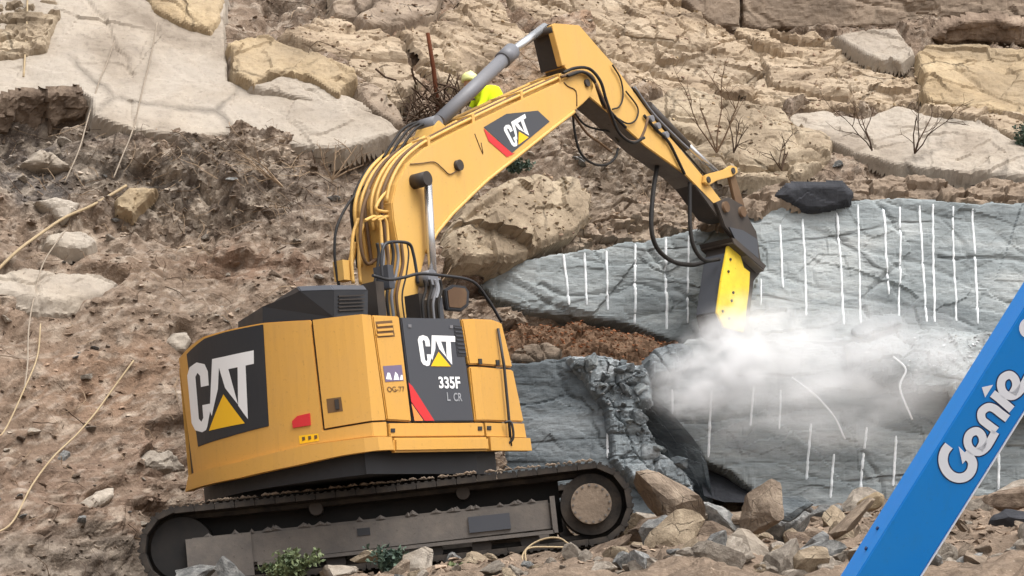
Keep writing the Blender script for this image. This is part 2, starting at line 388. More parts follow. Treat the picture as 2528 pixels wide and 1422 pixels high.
# ------------------------------------------------------------------ rock slabs and cut faces
SUNK = []
class Slab:
    def __init__(s, poly, c=None, Y=None, kx=None, kz=None, proud=0.15):
        poly = np.array(poly, float); c = poly.mean(0) if c is None else c
        if Y is None:
            p = hill_at(*c); x, z = p[0], p[2]; h = 0.5
            if kx is None: kx = float(Yh(x + h, z) - Yh(x - h, z)) / (2 * h)
            if kz is None: kz = float(Yh(x, z + h) - Yh(x, z - h)) / (2 * h)
            p = p + np.array([0, -proud, 0])
        else: p = at(c[0], c[1], Y)
        s.P = p; s.N = nrm([kx or 0, -1, kz or 0]); s.A = nrm(np.cross(s.N, [0, 0, 1])) 
        if s.A[0] < 0: s.A = -s.A
        s.B = np.cross(s.A, s.N); s.B = s.B if s.B[2] > 0 else -s.B
        s.poly = poly; s.pts = np.array([s.ab(*q) for q in poly])
    def ab(s, px, py):
        d = on_plane(px, py, s.P, s.N) - s.P; return np.array([d @ s.A, d @ s.B])
    def build(s, name, mat, label, cat, h=0.03, thick=0.22, bevel=0.05, round_=0.03, amp=0.05, fac=0.05, fs=1.2, fine=0.01, seed=1,
              aniso=1.0, rag=0.03, group=None, parent=None, strata=0.0, blk=0.0, bk=4.0, bm_=1.7):
        pts = s.pts; mn = pts.min(0) - .15; mx = pts.max(0) + .15
        a = np.arange(mn[0], mx[0], h); b = np.arange(mn[1], mx[1], h); A, B = np.meshgrid(a, b)
        inside = np.zeros(A.shape, bool); dist = np.full(A.shape, 1e9)
        for i in range(len(pts)):
            p, q = pts[i], pts[(i + 1) % len(pts)]; e = q - p
            t = np.clip(((A - p[0]) * e[0] + (B - p[1]) * e[1]) / (e @ e), 0, 1)
            dist = np.minimum(dist, np.hypot(A - p[0] - t * e[0], B - p[1] - t * e[1]))
            cr = ((p[1] > B) != (q[1] > B)); 
            with np.errstate(divide='ignore', invalid='ignore'):
                inside ^= cr & (A < (q[0] - p[0]) * (B - p[1]) / (q[1] - p[1]) + p[0])
        d = np.where(inside, dist, -dist) + rag * fbm(A * 3.5, B * 3.5, 4, seed + 90) * 1.4
        s.seed, s.par = seed, (amp, fac, fs, fine, aniso, strata, blk, bk, bm_)
        H = s.relief(A, B) - round_ * (1 - sstep(0, bevel, d)) ** 1.5
        H = np.where(d < 0, H - thick * np.clip(-d / 0.06, 0, 1), H)
        s.a0, s.b0, s.h, s.H, s.d = mn[0], mn[1], h, H, d
        keep = d > -0.075
        V = s.P + A[..., None] * s.A + B[..., None] * s.B + H[..., None] * s.N
        n2, n1 = A.shape; ii = np.arange(n1 * n2).reshape(n2, n1)
        q = np.stack([ii[:-1, :-1], ii[:-1, 1:], ii[1:, 1:], ii[1:, :-1]], -1).reshape(-1, 4)
        q = q[keep.ravel()[q].all(1)]
        u, inv = np.unique(q, return_inverse=True)
        o = tri_mesh(name, V.reshape(-1, 3)[u], inv.reshape(-1, 4), mat, parent, False)
        if parent is None: tag(o, label, cat, group)
        SUNK.append(s); s.o = o; return s
    def relief(s, A, B):
        amp, fac, fs, fine, an, strata, blk, bk, bm_ = s.par; sd = s.seed
        w = 0.10 * fbm(A * 1.3, B * 1.3 * an, 3, sd + 7)
        fv, fe, _ = facet((A + w) * fs, (B + w) * fs * an, sd, 0.9)
        fv2, _, _ = facet((A + w) * fs * 2.9, (B + w) * fs * 2.9 * an, sd + 3, 0.9)
        fv3, _, _ = facet((A + w) * fs * 7.5, (B + w) * fs * 7.5 * an, sd + 4, 0.9)
        H = amp * fbm(A * 0.8, B * 0.8 * an, 2, sd + 1) * 1.6 + fac * 1.1 * fv + fac * .5 * fv2 + fac * .13 * fv3 + fine * fbm(A * 9, B * 9 * an, 4, sd + 2) * 2
        H = H + fine * 1.2 * ridged(A * 4, B * 4 * an, 3, sd + 5)
        fb, fbe, _ = facet((A + 2 * w) * fs * .55, (B + 2 * w) * fs * .55 * an, sd + 9, 0.9)
        H = H + fac * .5 * fb - (0.02 + fac * .4) * sstep(0.045, 0.0, fbe) * (fbm(A * .9, B * .9, 2, sd + 14) > -.12)
        if blk: H = H + blk * blocks(A, B, sd + 60, bk, bm_) + .22 * blk * blocks(A + 3.3, B + 1.7, sd + 70, bk * 2.6, bm_ * 2.3)
        if strata: H = H + strata * ridged((A + w) * 0.7, (B + .4 * w) * 5.0, 3, sd + 6)
        return H
    def pt(s, px, py, out=0.006):
        a, b = s.ab(px, py); i = int(np.clip((b - s.b0) / s.h, 0, s.H.shape[0] - 1)); j = int(np.clip((a - s.a0) / s.h, 0, s.H.shape[1] - 1))
        return s.P + a * s.A + b * s.B + (s.H[i, j] + out) * s.N
    def ribbon(s, name, path, wpx, mat, out=0.012, seed=0):
        """thin mark that follows the relief of the face"""
        n = max(6, int(np.hypot(*(np.subtract(path[-1], path[0]))) / 6)); pp = spline([(p[0], p[1], 0) for p in path], max(2, n // max(1, len(path) - 1)))
        V = []; F = []; r = np.random.default_rng(seed)
        wob = np.cumsum(r.normal(0, .16, len(pp))); wob -= np.linspace(wob[0], wob[-1], len(pp))
        for k, p in enumerate(pp):
            w = wpx * (0.38 + 0.18 * r.random()) * (0.55 if k in (0, len(pp) - 1) else 1)
            c = s.pt(p[0] + wob[k], p[1], out); sx = s.A * w / 190.0
            V += [c - sx - s.N * .03, c - sx * .6, c + sx * .6, c + sx - s.N * .03]
            if k:
                m = 4 * (k - 1); F += [(m + j, m + j + 1, m + j + 5, m + j + 4) for j in range(3)]
        return mesh(name, V, F, mat, s.o, True)

# upper cut face and its drill traces
G1 = Slab([(1185,705),(1230,668),(1300,640),(1400,622),(1500,606),(1600,588),(1730,560),(1860,520),(1925,508),(1990,505),(2100,492),(2250,488),(2400,500),(2560,495),(2700,495),
           (2700,880),(2500,860),(2300,845),(2100,845),(1900,850),(1750,850),(1640,835),(1550,800),(1400,775),(1300,765),(1210,735)], c=(1850, 680), Y=32.35, kx=0.16, kz=0.22)
G1.build('rock_outcrop', 'grey', 'upper blue-grey cut rock face striped with many white drill traces', 'rock face', h=0.026, thick=0.9, amp=0.02, fac=0.04, fs=0.55, fine=0.005, seed=21, aniso=1.5, strata=0.004, blk=.035, bk=1.3, bm_=.7)
UP = [((1390,630),(1397,690),(1403,757),9),((1443,625),(1447,757),8),((1497,615),(1500,767),8),((1570,600),(1567,805),9),((1645,585),(1645,815),9),((1700,582),(1697,800),7),
      ((1877,690),(1877,755),6),((1926,555),(1932,712),8),((1982,540),(1986,650),(1990,780),8),((2066,525),(2075,650),(2083,802),8),((2116,508),(2125,800),7),((2181,508),(2186,620),(2196,725),8),
      ((2222,510),(2222,800),7),((2270,508),(2281,690),(2288,795),8),((2303,505),(2308,795),8),((2353,510),(2362,792),7),((2402,515),(2416,797),8)]
for i, u in enumerate(UP): G1.ribbon('drill_trace', u[:-1], u[-1], 'drill', 0.012, 100 + i)

# lower tier: left block, right block, the shaded cleft wall between them
G2L = Slab([(1255,895),(1330,888),(1410,878),(1428,905),(1470,935),(1500,962),(1530,1000),(1560,1040),(1610,1095),(1660,1140),(1715,1190),(1730,1260),(1600,1300),(1240,1300)], c=(1420, 1050), Y=30.75, kx=0.10, kz=0.12)
G2L.build('rock_outcrop', 'grey_d', 'slate-grey lower rock block right behind the excavator body', 'rock face', h=0.024, thick=0.9, amp=0.02, fac=0.035, fs=0.8, fine=0.007, seed=31, aniso=1.5, strata=0.005, blk=.03, bk=1.4, bm_=.8)
G2L.ribbon('drill_trace', [(1499,1035),(1501,1132)], 9, 'drill', 0.012, 140)
G2R = Slab([(1598,905),(1640,870),(1700,838),(1760,830),(1900,838),(2100,850),(2300,850),(2560,850),(2700,850),(2700,1300),(1900,1300),(1856,1205),(1800,1165),(1738,1138),(1720,1105),(1690,1062),(1650,1015),(1600,985)], c=(2100, 1040), Y=31.2, kx=0.05, kz=0.10)
G2R.build('rock_outcrop', 'grey', 'pale grey lower rock face below the dust with short drill traces', 'rock face', h=0.026, thick=1.3, amp=0.02, fac=0.04, fs=0.5, fine=0.005, seed=43, aniso=1.5, strata=0.005, blk=.035, bk=1.3, bm_=.7)
LO = [((1660,960),(1662,1030),8),((1757,965),(1748,1130),9),((1862,955),(1852,1052),8),((1928,962),(1924,1060),7),((2003,1045),(1990,1185),9),((2060,1120),(2050,1230),9),
      ((2140,1055),(2125,1210),9),((2213,1075),(2205,1200),9),((2465,1120),(2465,1215),9),((2405,1190),(2400,1228),7)]
for i, u in enumerate(LO): G2R.ribbon('drill_trace', u[:-1], u[-1], 'drill', 0.012, 160 + i)
def skin_patch(name, quads3, mat, label, cat, amp=0.03, seed=3, sub=18, parent=None):
    """bent rock surface through a strip of 3-D cross-lines, each a pair of points"""
    L = np.array([q[0] for q in quads3]); R = np.array([q[1] for q in quads3]); n = len(L); V = []
    t = np.linspace(0, n - 1, sub * (n - 1) + 1); k = np.minimum(t.astype(int), n - 2); f = (t - k)[:, None]
    l = L[k] * (1 - f) + L[k + 1] * f; r = R[k] * (1 - f) + R[k + 1] * f; m = sub * 2
    S = np.linspace(0, 1, m + 1); P = l[:, None] * (1 - S[None, :, None]) + r[:, None] * S[None, :, None]
    aa = np.repeat(t[:, None] * .8, m + 1, 1); bb = np.repeat(S[None] * 1.5, len(t), 0)
    fv, _, _ = facet(aa * 2.2, bb * 2.2, seed, .9)
    disp = amp * (fv + 1.2 * fbm(aa * 3, bb * 3, 4, seed + 1)); P[..., 1] -= disp; P[..., 2] += .3 * disp
    n2, n1 = P.shape[:2]; ii = np.arange(n1 * n2).reshape(n2, n1)
    q = np.stack([ii[:-1, :-1], ii[:-1, 1:], ii[1:, 1:], ii[1:, :-1]], -1).reshape(-1, 4)
    o = tri_mesh(name, P.reshape(-1, 3), q, mat, parent)
    if parent is None: tag(o, label, cat)
    return o
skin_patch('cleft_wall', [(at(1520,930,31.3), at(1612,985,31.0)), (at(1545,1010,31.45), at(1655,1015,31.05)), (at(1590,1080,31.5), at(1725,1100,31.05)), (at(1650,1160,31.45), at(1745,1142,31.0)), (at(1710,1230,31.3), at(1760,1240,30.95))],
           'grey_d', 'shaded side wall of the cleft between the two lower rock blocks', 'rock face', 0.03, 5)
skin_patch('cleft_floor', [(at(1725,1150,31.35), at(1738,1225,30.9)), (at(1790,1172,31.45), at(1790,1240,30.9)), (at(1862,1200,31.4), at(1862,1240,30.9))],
           'dark', 'smooth slab coloured dark for the shade at the foot of the cleft, above the rubble', 'rock', 0.01, 6)  # shade at the cleft foot put into the rock colour
# crushed white rock on the shoulder of the left block
CR = Slab([(1415,885),(1470,880),(1560,900),(1602,915),(1605,985),(1575,990),(1565,1000),(1600,1060),(1632,1110),(1700,1175),(1725,1230),(1640,1215),(1560,1180),(1515,1130),(1508,1000),(1455,945)], c=(1540, 1000), Y=30.68, kx=0.10, kz=0.14)
CR.build('fractured_rock', 'crush', 'pale fractured rock on the shoulder of the slate-grey block beside the cleft', 'rock', h=0.02, thick=0.2, amp=0.015, fac=0.05, blk=.07, bk=3.2, bm_=2.2, fs=2.0, fine=0.004, seed=57, rag=0.04)
# dark slab painting the overhang shade, then chip and ledge on the cut faces
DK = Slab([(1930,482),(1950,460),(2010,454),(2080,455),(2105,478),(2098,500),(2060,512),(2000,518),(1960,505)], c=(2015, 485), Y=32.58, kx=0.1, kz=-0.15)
DK.build('overhang_shade', 'dark', 'smooth slab coloured dark for the overhang shade at the top of the upper cut face', 'rock', h=0.025, thick=0.12, amp=0.02, fac=0.02, fs=1, fine=0.004, seed=61, rag=0.03)
LG = Slab([(2120,826),(2170,800),(2215,792),(2230,798),(2190,815),(2140,834)], c=(2170, 812), Y=32.2, kx=0.1, kz=-0.3)
LG.build('dark_chip', 'grey_d', 'wedge-shaped dark chip of rock at the foot of the upper cut face', 'rock', h=0.022, thick=0.3, amp=0.01, fac=0.03, fs=2, fine=0.006, seed=63, rag=0.03)
DU = Slab([(2100,850),(2200,812),(2300,800),(2420,815),(2600,860),(2600,1000),(2400,960),(2250,930),(2120,900)], c=(2320, 860), Y=31.2, kx=0.05, kz=0.55)
DU.build('dust_ledge', 'grey', 'dust-covered pale ledge between the cut faces beside the blue boom', 'rock', h=0.026, thick=0.12, bevel=.2, round_=.1, amp=0.06, fac=0.06, fs=1.4, fine=0.012, seed=65, rag=0.1)
# red-brown soil mound on the ledge
SO = Slab([(1225,830),(1250,800),(1330,782),(1420,780),(1520,795),(1610,815),(1690,838),(1720,855),(1690,875),(1600,885),(1500,893),(1420,890),(1300,895),(1230,890)], c=(1450, 840), Y=31.35, kx=0.16, kz=0.9)
SO.build('soil_mound', 'soil', 'mound of red-brown soil on the ledge between the grey rock tiers', 'soil', h=0.022, thick=0.25, bevel=.3, round_=.15, amp=0.06, fac=0.07, fs=4.0, fine=0.02, seed=71, rag=0.08)
TB = Slab([(1255,868),(1290,850),(1350,845),(1385,862),(1370,885),(1260,892)], c=(1320, 870), Y=31.0, kx=0.1, kz=0.3)
TB.build('flat_stone', 'sand_b', 'flat tan stone at the near edge of the red-brown soil mound', 'rock', h=0.022, thick=0.4, amp=0.03, fac=0.04, fs=2, seed=73)
GB = Slab([(1600,890),(1615,858),(1660,840),(1705,845),(1715,870),(1690,905),(1610,930)], c=(1655, 880), Y=30.85, kx=0.1, kz=0.2)
GB.build('grey_boulder', 'grey_d', 'grey boulder at the left edge of the dust cloud, right of the soil mound', 'rock', h=0.022, thick=0.4, amp=0.05, fac=0.08, fs=1.8, seed=75)

# sandstone on the upper slope
LEDGES = []
def slab(name, poly, mat, label, cat='rock', proud=0.18, c=None, Y=None, kx=None, kz=None, **kw):
    o = Slab(poly, c=c, Y=Y, kx=kx, kz=kz, proud=proud).build(name, mat, label, cat, **kw)
    if mat in ('ledge', 'buff', 'sand_b') and len(poly) > 7: LEDGES.append(o)
    return o
S1 = slab('sandstone_slab', [(-150,-60),(60,-60),(560,-60),(553,40),(556,130),(562,190),(640,208),(720,232),(800,250),(880,268),(940,290),(985,318),(960,335),(905,352),(850,368),(800,362),(740,350),(660,340),(600,332),(520,340),(470,345),(400,335),(330,322),(270,312),(232,296),(226,255),(190,228),(140,222),(100,232),(0,244),(-150,250)],
     'sand', 'huge smooth pale sandstone slab filling the upper left of the slope', amp=0.07, fac=0.035, fs=0.55, fine=0.006, seed=81, thick=0.3, bevel=.05, round_=.03, proud=.20, h=.033)
slab('cracked_ledge', [(1230,-60),(1690,-60),(1690,0),(1760,60),(1832,80),(1905,150),(1850,215),(1760,240),(1640,236),(1560,205),(1480,112),(1440,52),(1330,50),(1270,20)], 'ledge', 'broad cracked tan sandstone ledge at the top, right of the arm', amp=.06, fac=.07, blk=.17, bk=1.3, bm_=.5, fs=1.0, fine=.005, seed=181, proud=.22, thick=.2, rag=.12, aniso=1.7)
slab('cracked_ledge', [(1832,82),(2060,84),(2120,125),(2225,165),(2270,240),(2300,262),(2200,272),(2080,268),(1960,262),(1870,250),(1760,240),(1850,215),(1905,150)], 'ledge', 'jumbled tan ledge rock below the long wall at the top right', amp=.06, fac=.08, blk=.17, bk=1.5, bm_=.6, fs=1.2, fine=.005, seed=182, proud=.20, thick=.2, rag=.14, aniso=1.7)
slab('cracked_ledge', [(1005,70),(1090,45),(1110,10),(1230,-40),(1290,60),(1320,80),(1240,140),(1180,165),(1120,200),(1050,160)], 'ledge', 'reddish tan broken rock between the rusty post and the arm', amp=.08, fac=.07, blk=.16, bk=1.5, bm_=.6, fs=1.1, fine=.005, seed=183, proud=.2, thick=.2, rag=.14, aniso=1.5)
slab('cracked_ledge', [(2290,262),(2380,268),(2528,290),(2640,310),(2640,395),(2540,365),(2470,325),(2400,298),(2280,282)], 'ledge', 'tan rubble ledge between the yellow boulder and the pale slab at right', amp=.06, fac=.07, blk=.16, bk=1.5, bm_=.6, fs=1.1, fine=.005, seed=184, proud=.3, thick=.2, rag=.12)
slab('cracked_ledge', [(690,70),(800,20),(880,55),(930,60),(1000,120),(1040,190),(985,250),(900,190),(885,165),(800,130),(740,102)], 'ledge', 'cracked grey-tan rock between the yellowish boulder and the rusty post', amp=.08, fac=.07, blk=.16, bk=1.5, bm_=.6, fs=1.1, fine=.005, seed=185, proud=.16, thick=.2, rag=.14)
slab('sandstone_boulder', [(564,101),(611,81),(662,74),(736,105),(797,132),(881,165),(885,188),(855,205),(838,226),(800,205),(757,182),(700,175),(662,176),(628,199),(584,169)],
     'sand_y', 'yellowish sandstone boulder lying on the upper edge of the pale slab', amp=0.05, fac=0.05, fs=1.0, seed=83, thick=0.5, proud=.42)
slab('sandstone_slab', [(620,205),(700,178),(760,186),(838,228),(900,252),(960,296),(880,268),(760,242),(680,222)], 'sand', 'narrow pale sandstone strip under the yellowish boulder', amp=.04, fac=.04, seed=84, proud=.33, fs=1.2)
slab('sandstone_block', [(880,192),(912,194),(950,222),(985,262),(1002,296),(975,300),(940,278),(905,246)], 'sand_b', 'grey-brown tilted block between the pale slab and the rusty post', amp=.03, fac=.05, seed=85, proud=.30, fs=1.6)
slab('sandstone_block', [(884,36),(925,8),(960,-40),(1100,-40),(1075,20),(1050,38),(960,55),(905,52)], 'sand_b', 'smooth brown boulder at the top edge above the rusty post', amp=.05, fac=.05, seed=86, proud=.35)
slab('sandstone_block', [(820,-30),(925,-30),(915,10),(880,36),(830,20)], 'sand_b', 'small grey-brown boulder at the top edge left of the smooth brown one', amp=.05, fac=.06, seed=186, proud=.25)
slab('sandstone_block', [(330,-60),(560,-60),(545,30),(520,70),(470,55),(430,40),(380,20)], 'sand_y', 'yellow sandstone cap on the top of the pale slab', amp=.03, fac=.03, seed=87, proud=.36)
slab('weathered_rock', [(-120,-60),(190,-60),(170,20),(130,60),(110,110),(60,120),(-120,130)], 'buff', 'rough grey weathered rock in the top left corner', amp=.05, fac=.06, blk=.12, fs=2, fine=.01, seed=88, proud=.36)
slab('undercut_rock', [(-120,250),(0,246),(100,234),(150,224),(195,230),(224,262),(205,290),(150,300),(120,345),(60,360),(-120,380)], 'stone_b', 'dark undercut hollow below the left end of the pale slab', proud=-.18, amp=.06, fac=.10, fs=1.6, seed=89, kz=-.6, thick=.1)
slab('rock_wall', [(1690,-80),(1835,-80),(1830,72),(1770,60),(1725,30),(1690,0)], 'wall', 'dark grey-brown rock wall left of the vertical joint at the top', amp=.03, fac=.04, seed=91, proud=.35, kz=.1)
slab('rock_wall', [(1836,-80),(2640,-80),(2640,42),(2450,48),(2330,55),(2200,64),(2050,68),(1900,72),(1832,75)], 'wall', 'long grey-brown rock wall along the top right edge', amp=.04, fac=.04, blk=.05, bk=1.2, bm_=.5, fs=.5, seed=92, proud=.5, kz=.05, thick=1.0)
slab('sandstone_block', [(2062,82),(2130,70),(2215,68),(2240,105),(2255,140),(2222,158),(2175,148),(2120,118)], 'sand', 'pale rectangular sandstone block below the top right wall', amp=.03, fac=.05, seed=93, proud=.35)
slab('sandstone_boulder', [(2262,125),(2300,100),(2400,100),(2528,112),(2640,110),(2640,300),(2528,285),(2460,268),(2380,262),(2300,248),(2280,225),(2285,180)], 'sand_y', 'rounded yellow sandstone boulder under the dark overhang at the right edge', amp=.08, fac=.06, fs=.9, seed=94, proud=.45)
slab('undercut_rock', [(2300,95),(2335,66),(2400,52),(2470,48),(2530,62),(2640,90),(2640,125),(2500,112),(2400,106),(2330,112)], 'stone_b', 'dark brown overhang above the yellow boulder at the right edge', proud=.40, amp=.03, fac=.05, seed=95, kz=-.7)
slab('sandstone_slab', [(1925,300),(1960,275),(2040,265),(2080,280),(2130,292),(2210,268),(2290,285),(2360,292),(2420,302),(2480,335),(2540,372),(2640,400),(2640,440),(2510,432),(2440,428),(2360,425),(2280,415),(2200,400),(2120,380),(2050,350),(1980,330)],
     'sand', 'large pale sandstone slab sloping across the right side behind bare twigs', amp=.06, fac=.05, fs=.8, seed=96, proud=.4)
slab('sandstone_bluff', [(1590,262),(1650,235),(1760,238),(1850,248),(1930,262),(1960,300),(2060,352),(2040,400),(1960,425),(1860,430),(1780,420),(1700,390),(1640,330)],
     'buff', 'rough buff rock bluff behind the tip of the stick', amp=.06, fac=.06, blk=.15, bk=1.1, bm_=.6, fs=1.0, fine=.006, seed=97, proud=.3)
slab('buff_boulder', [(1115,600),(1128,545),(1160,500),(1205,468),(1260,440),(1330,420),(1410,432),(1450,455),(1470,490),(1462,540),(1420,580),(1335,612),(1290,628),(1200,640),(1140,640)],
     'buff', 'big buff boulder seen below the boom above the upper cut face', amp=.05, fac=.20, fs=.5, fine=.005, seed=98, proud=.5, bevel=.12, round_=.1, thick=.7)
slab('buff_boulder', [(1335,612),(1420,580),(1500,520),(1560,470),(1640,480),(1730,520),(1720,552),(1600,585),(1450,612),(1330,630)], 'sand_b', 'rough brown rocks between the big buff boulder and the breaker hoses', amp=.06, fac=.08, blk=.2, bk=3, fs=1.8, fine=.008, seed=99, proud=.35, rag=.1)
slab('ledge_rubble', [(1730,556),(1800,500),(1860,470),(1930,450),(2100,440),(2300,440),(2640,440),(2640,505),(2400,498),(2250,487),(2100,492),(1990,505),(1925,508),(1860,522),(1790,545)], 'wall', 'strip of pale stony rubble along the top of the upper cut face', amp=.04, fac=.06, blk=.15, bk=4.5, bm_=1.6, fs=2.0, fine=.006, seed=101, Y=33.02, kx=.16, kz=.7, c=(2150, 475), rag=.1, thick=.12)
slab('sandstone_boulder', [(-100,665),(20,652),(70,640),(150,652),(250,662),(318,692),(290,725),(235,746),(160,756),(100,762),(40,745),(-100,720)], 'sand', 'pale rounded sandstone boulder at the left edge below the long pale rod', amp=.06, fac=.05, fs=.9, seed=103, proud=.22, bevel=.2, round_=.12)
slab('flat_stone', [(118,575),(165,566),(215,568),(238,590),(215,606),(150,606),(112,598)], 'sand', 'flat oval pale stone above the rounded boulder at left', amp=.02, fac=.03, seed=104, proud=.15, h=.022)
slab('flat_stone', [(90,494),(140,484),(195,498),(178,530),(158,548),(128,520)], 'sand', 'pale wedge-shaped stone under the long pale rod at left', amp=.02, fac=.05, seed=105, proud=.22, h=.022, kz=.2)
slab('flat_stone', [(55,402),(100,370),(135,385),(178,412),(140,415)], 'sand', 'pale triangular stone below the dark hollow at left', amp=.02, fac=.04, seed=106, proud=.15, h=.022, kz=.2)
slab('flat_stone', [(414,842),(430,822),(462,820),(476,838),(458,868),(430,866)], 'sand', 'pinkish flat stone just left of the excavator hood', amp=.01, fac=.02, seed=107, proud=.18, h=.022, kz=.2)
slab('flat_stone', [(360,490),(385,465),(320,462),(285,490),(290,520),(330,528)], 'sand_y', 'rounded orange-brown stone at the end of the long pale rod', amp=.03, fac=.08, seed=108, proud=.18, h=.022, kz=.3)
slab('flat_stone', [(208,1240),(240,1212),(285,1200),(280,1225),(250,1250),(212,1262)], 'stone', 'long pale stone half buried in the reddish slope, lower left', amp=.02, fac=.04, seed=109, proud=.10, h=.022)
slab('flat_stone', [(345,1130),(375,1108),(440,1120),(470,1150),(420,1160),(360,1152)], 'stone', 'pale pinkish ledge stone left of the counterweight', amp=.03, fac=.06, seed=111, proud=.12, h=.022)

# patches of soil colour on the slope: (photo x, y, radius px x, radius px y, sRGB, weight)
PATCH = [(120,1000,420,260,(150,124,102),1.0),(250,1200,380,200,(146,120,100),1.0),(300,930,240,120,(158,126,100),.9),(620,640,180,70,(144,114,92),.9),
 (450,450,420,90,(98,88,78),1.0),(100,330,240,90,(96,84,76),1.0),(60,430,200,110,(98,92,88),.9),(700,480,260,90,(124,108,94),.9),
 (200,1380,320,70,(128,116,104),.9),(1150,120,330,140,(158,128,102),.9),(1600,180,360,120,(178,148,114),1.0),(1900,200,260,70,(150,130,110),.8),
 (1500,480,200,100,(126,110,92),.8),(1800,440,200,60,(118,104,88),.8),(2350,470,260,30,(140,128,112),.9),(780,60,160,60,(124,104,86),.9),
 (1300,560,160,80,(112,100,84),.6),(1150,650,120,60,(110,84,66),.8),(420,700,200,80,(138,114,93),.8),(60,700,60,40,(90,72,58),.9),
 (2300,200,300,80,(160,138,110),.7),(1400,40,200,60,(166,134,106),.8)]
ST = 0.031
gx = np.arange(-8.2, 10.2, ST); gz = np.arange(-0.6, 12.6, ST)
GX, GZ = np.meshgrid(gx, gz); 
BY = Yh(GX, GZ)
dYdx = np.gradient(BY, axis=1) / ST; dYdz = np.gradient(BY, axis=0) / ST
NX, NY, NZ = dYdx, -np.ones_like(BY), dYdz
ln = np.sqrt(NX ** 2 + 1 + NZ ** 2); NX, NY, NZ = NX / ln, NY / ln, NZ / ln
SZ = GZ * 1.35
wx = GX + 0.18 * fbm(GX * 1.1, SZ * 1.1, 3, 71); wz = SZ + 0.18 * fbm(GX * 1.1 + 40, SZ * 1.1, 3, 72)
_pp = proj(np.stack([GX, BY, GZ], -1)); calm = sstep(1150, 800, _pp[..., 0]) * sstep(500, 640, _pp[..., 1])
rough_m = sstep(-0.25, 0.25, fbm(GX * 0.5, SZ * 0.5, 2, 5)) * (1 - .75 * calm)
f1, e1, c1 = facet(wx * 1.3, wz * 1.7, 3, 1.0)
f2, e2, c2 = facet(wx * 3.4 + 9, wz * 4.6, 4, 1.1)
f3, e3, c3 = facet(wx * 8.0 + 3, wz * 10.0, 6, 1.2)
D = 0.30 * fbm(GX * 0.55, SZ * 0.55, 3, 1) + 0.16 * f1 + (0.05 + .08 * rough_m) * f2 + (0.03 + .02 * rough_m) * f3
D = D + 0.025 * ridged(wx * 5.5, wz * 9.0, 3, 9) * (0.4 + rough_m) + 0.02 * fbm(GX * 22, SZ * 22, 2, 12)
D = D - 0.05 * sstep(0.10, 0.0, e2) * rough_m - 0.03 * sstep(0.12, 0.0, e3)
def blur(a, n=1):
    for _ in range(n):
        p = np.pad(a, 1, mode='edge'); a = (p[:-2, 1:-1] + p[2:, 1:-1] + p[1:-1, :-2] + p[1:-1, 2:] + 2 * a) / 6
    return a
D = blur(D, 1)
PP = proj(np.stack([GX, BY, GZ], -1))
for sl in SUNK:                                   # the slope lies behind every rock that is set into it
    P_ = sl.poly; x0, y0 = P_.min(0); x1, y1 = P_.max(0)
    jj = np.where((PP[..., 0] > x0) & (PP[..., 0] < x1) & (PP[..., 1] > y0) & (PP[..., 1] < y1))
    if len(jj[0]) == 0: continue
    ax, ay = PP[..., 0][jj], PP[..., 1][jj]; ins = np.zeros(len(ax), bool)
    for i in range(len(P_)):
        p, q = P_[i], P_[(i + 1) % len(P_)]; cr = (p[1] > ay) != (q[1] > ay)
        with np.errstate(divide='ignore', invalid='ignore'): ins ^= cr & (ax < (q[0] - p[0]) * (ay - p[1]) / (q[1] - p[1]) + p[0])
    # keep the slope at least 12 cm behind the plane of the rock
    pz = ((GX[jj] - sl.P[0]) * sl.N[0] + (BY[jj] - sl.P[1]) * sl.N[1] + (GZ[jj] - sl.P[2]) * sl.N[2])
    D[jj] = np.where(ins, np.minimum(D[jj], -0.22 - pz), D[jj])
f4, e4, c4 = facet(wx * 15 + 5, wz * 17.0, 16, 1.2)
D = blur(D, 2) + (.02 + .10 * rough_m) * blocks(wx * .8, wz * .55, 311, 4.0, 1.9) + ((.012 + .018 * rough_m) * f4 + .014 * f3) * (1 - .55 * calm) - .05 * sstep(.62, .9, vn(wx * 2.3, wz * 4.2, 19) + .5) * rough_m
HX = GX + NX * D; HY = BY + NY * D; HZ = GZ + NZ * D
colr = np.tile(np.array(lin((146, 124, 104))[:3]), GX.shape + (1,)); 
mott = fbm(GX * 0.9, SZ * 0.9, 4, 33)
colr *= (1 + 0.35 * mott)[..., None]
wob = fbm(GX * 1.5, SZ * 1.5, 4, 44) * 160
for (px, py, rx, ry, c, w) in PATCH:
    d = np.sqrt(((PP[..., 0] + wob - px) / rx) ** 2 + ((PP[..., 1] + wob * .5 - py) / ry) ** 2)
    k = (w * (1 - sstep(0.45, 1.15, d)))[..., None]
    colr = colr * (1 - k) + np.array(lin(c)[:3]) * k * (1 + 0.4 * mott)[..., None]
kk = (0.55 * sstep(0.62, 0.92, c2) * rough_m)[..., None]; colr = colr * (1 - kk) + np.array(lin((198, 178, 154))[:3]) * kk
kk = (0.5 * sstep(0.7, 0.95, c3))[..., None]; colr = colr * (1 - kk) + np.array(lin((204, 186, 164))[:3]) * kk
kk = (0.4 * sstep(0.75, 0.95, c4))[..., None]; colr = colr * (1 - kk) + np.array(lin((200, 184, 166))[:3]) * kk
kk = (0.25 * sstep(0.25, 0.05, c4))[..., None]; colr = colr * (1 - kk) + np.array(lin((84, 70, 60))[:3]) * kk
kk = (0.3 * sstep(0.28, 0.08, c3))[..., None]; colr = colr * (1 - kk) + np.array(lin((92, 76, 62))[:3]) * kk
gm = colr.mean(-1, keepdims=True); colr = (gm + (colr - gm) * .85) * .72
nz_, nx_ = GX.shape
idx = np.arange(nz_ * nx_).reshape(nz_, nx_)
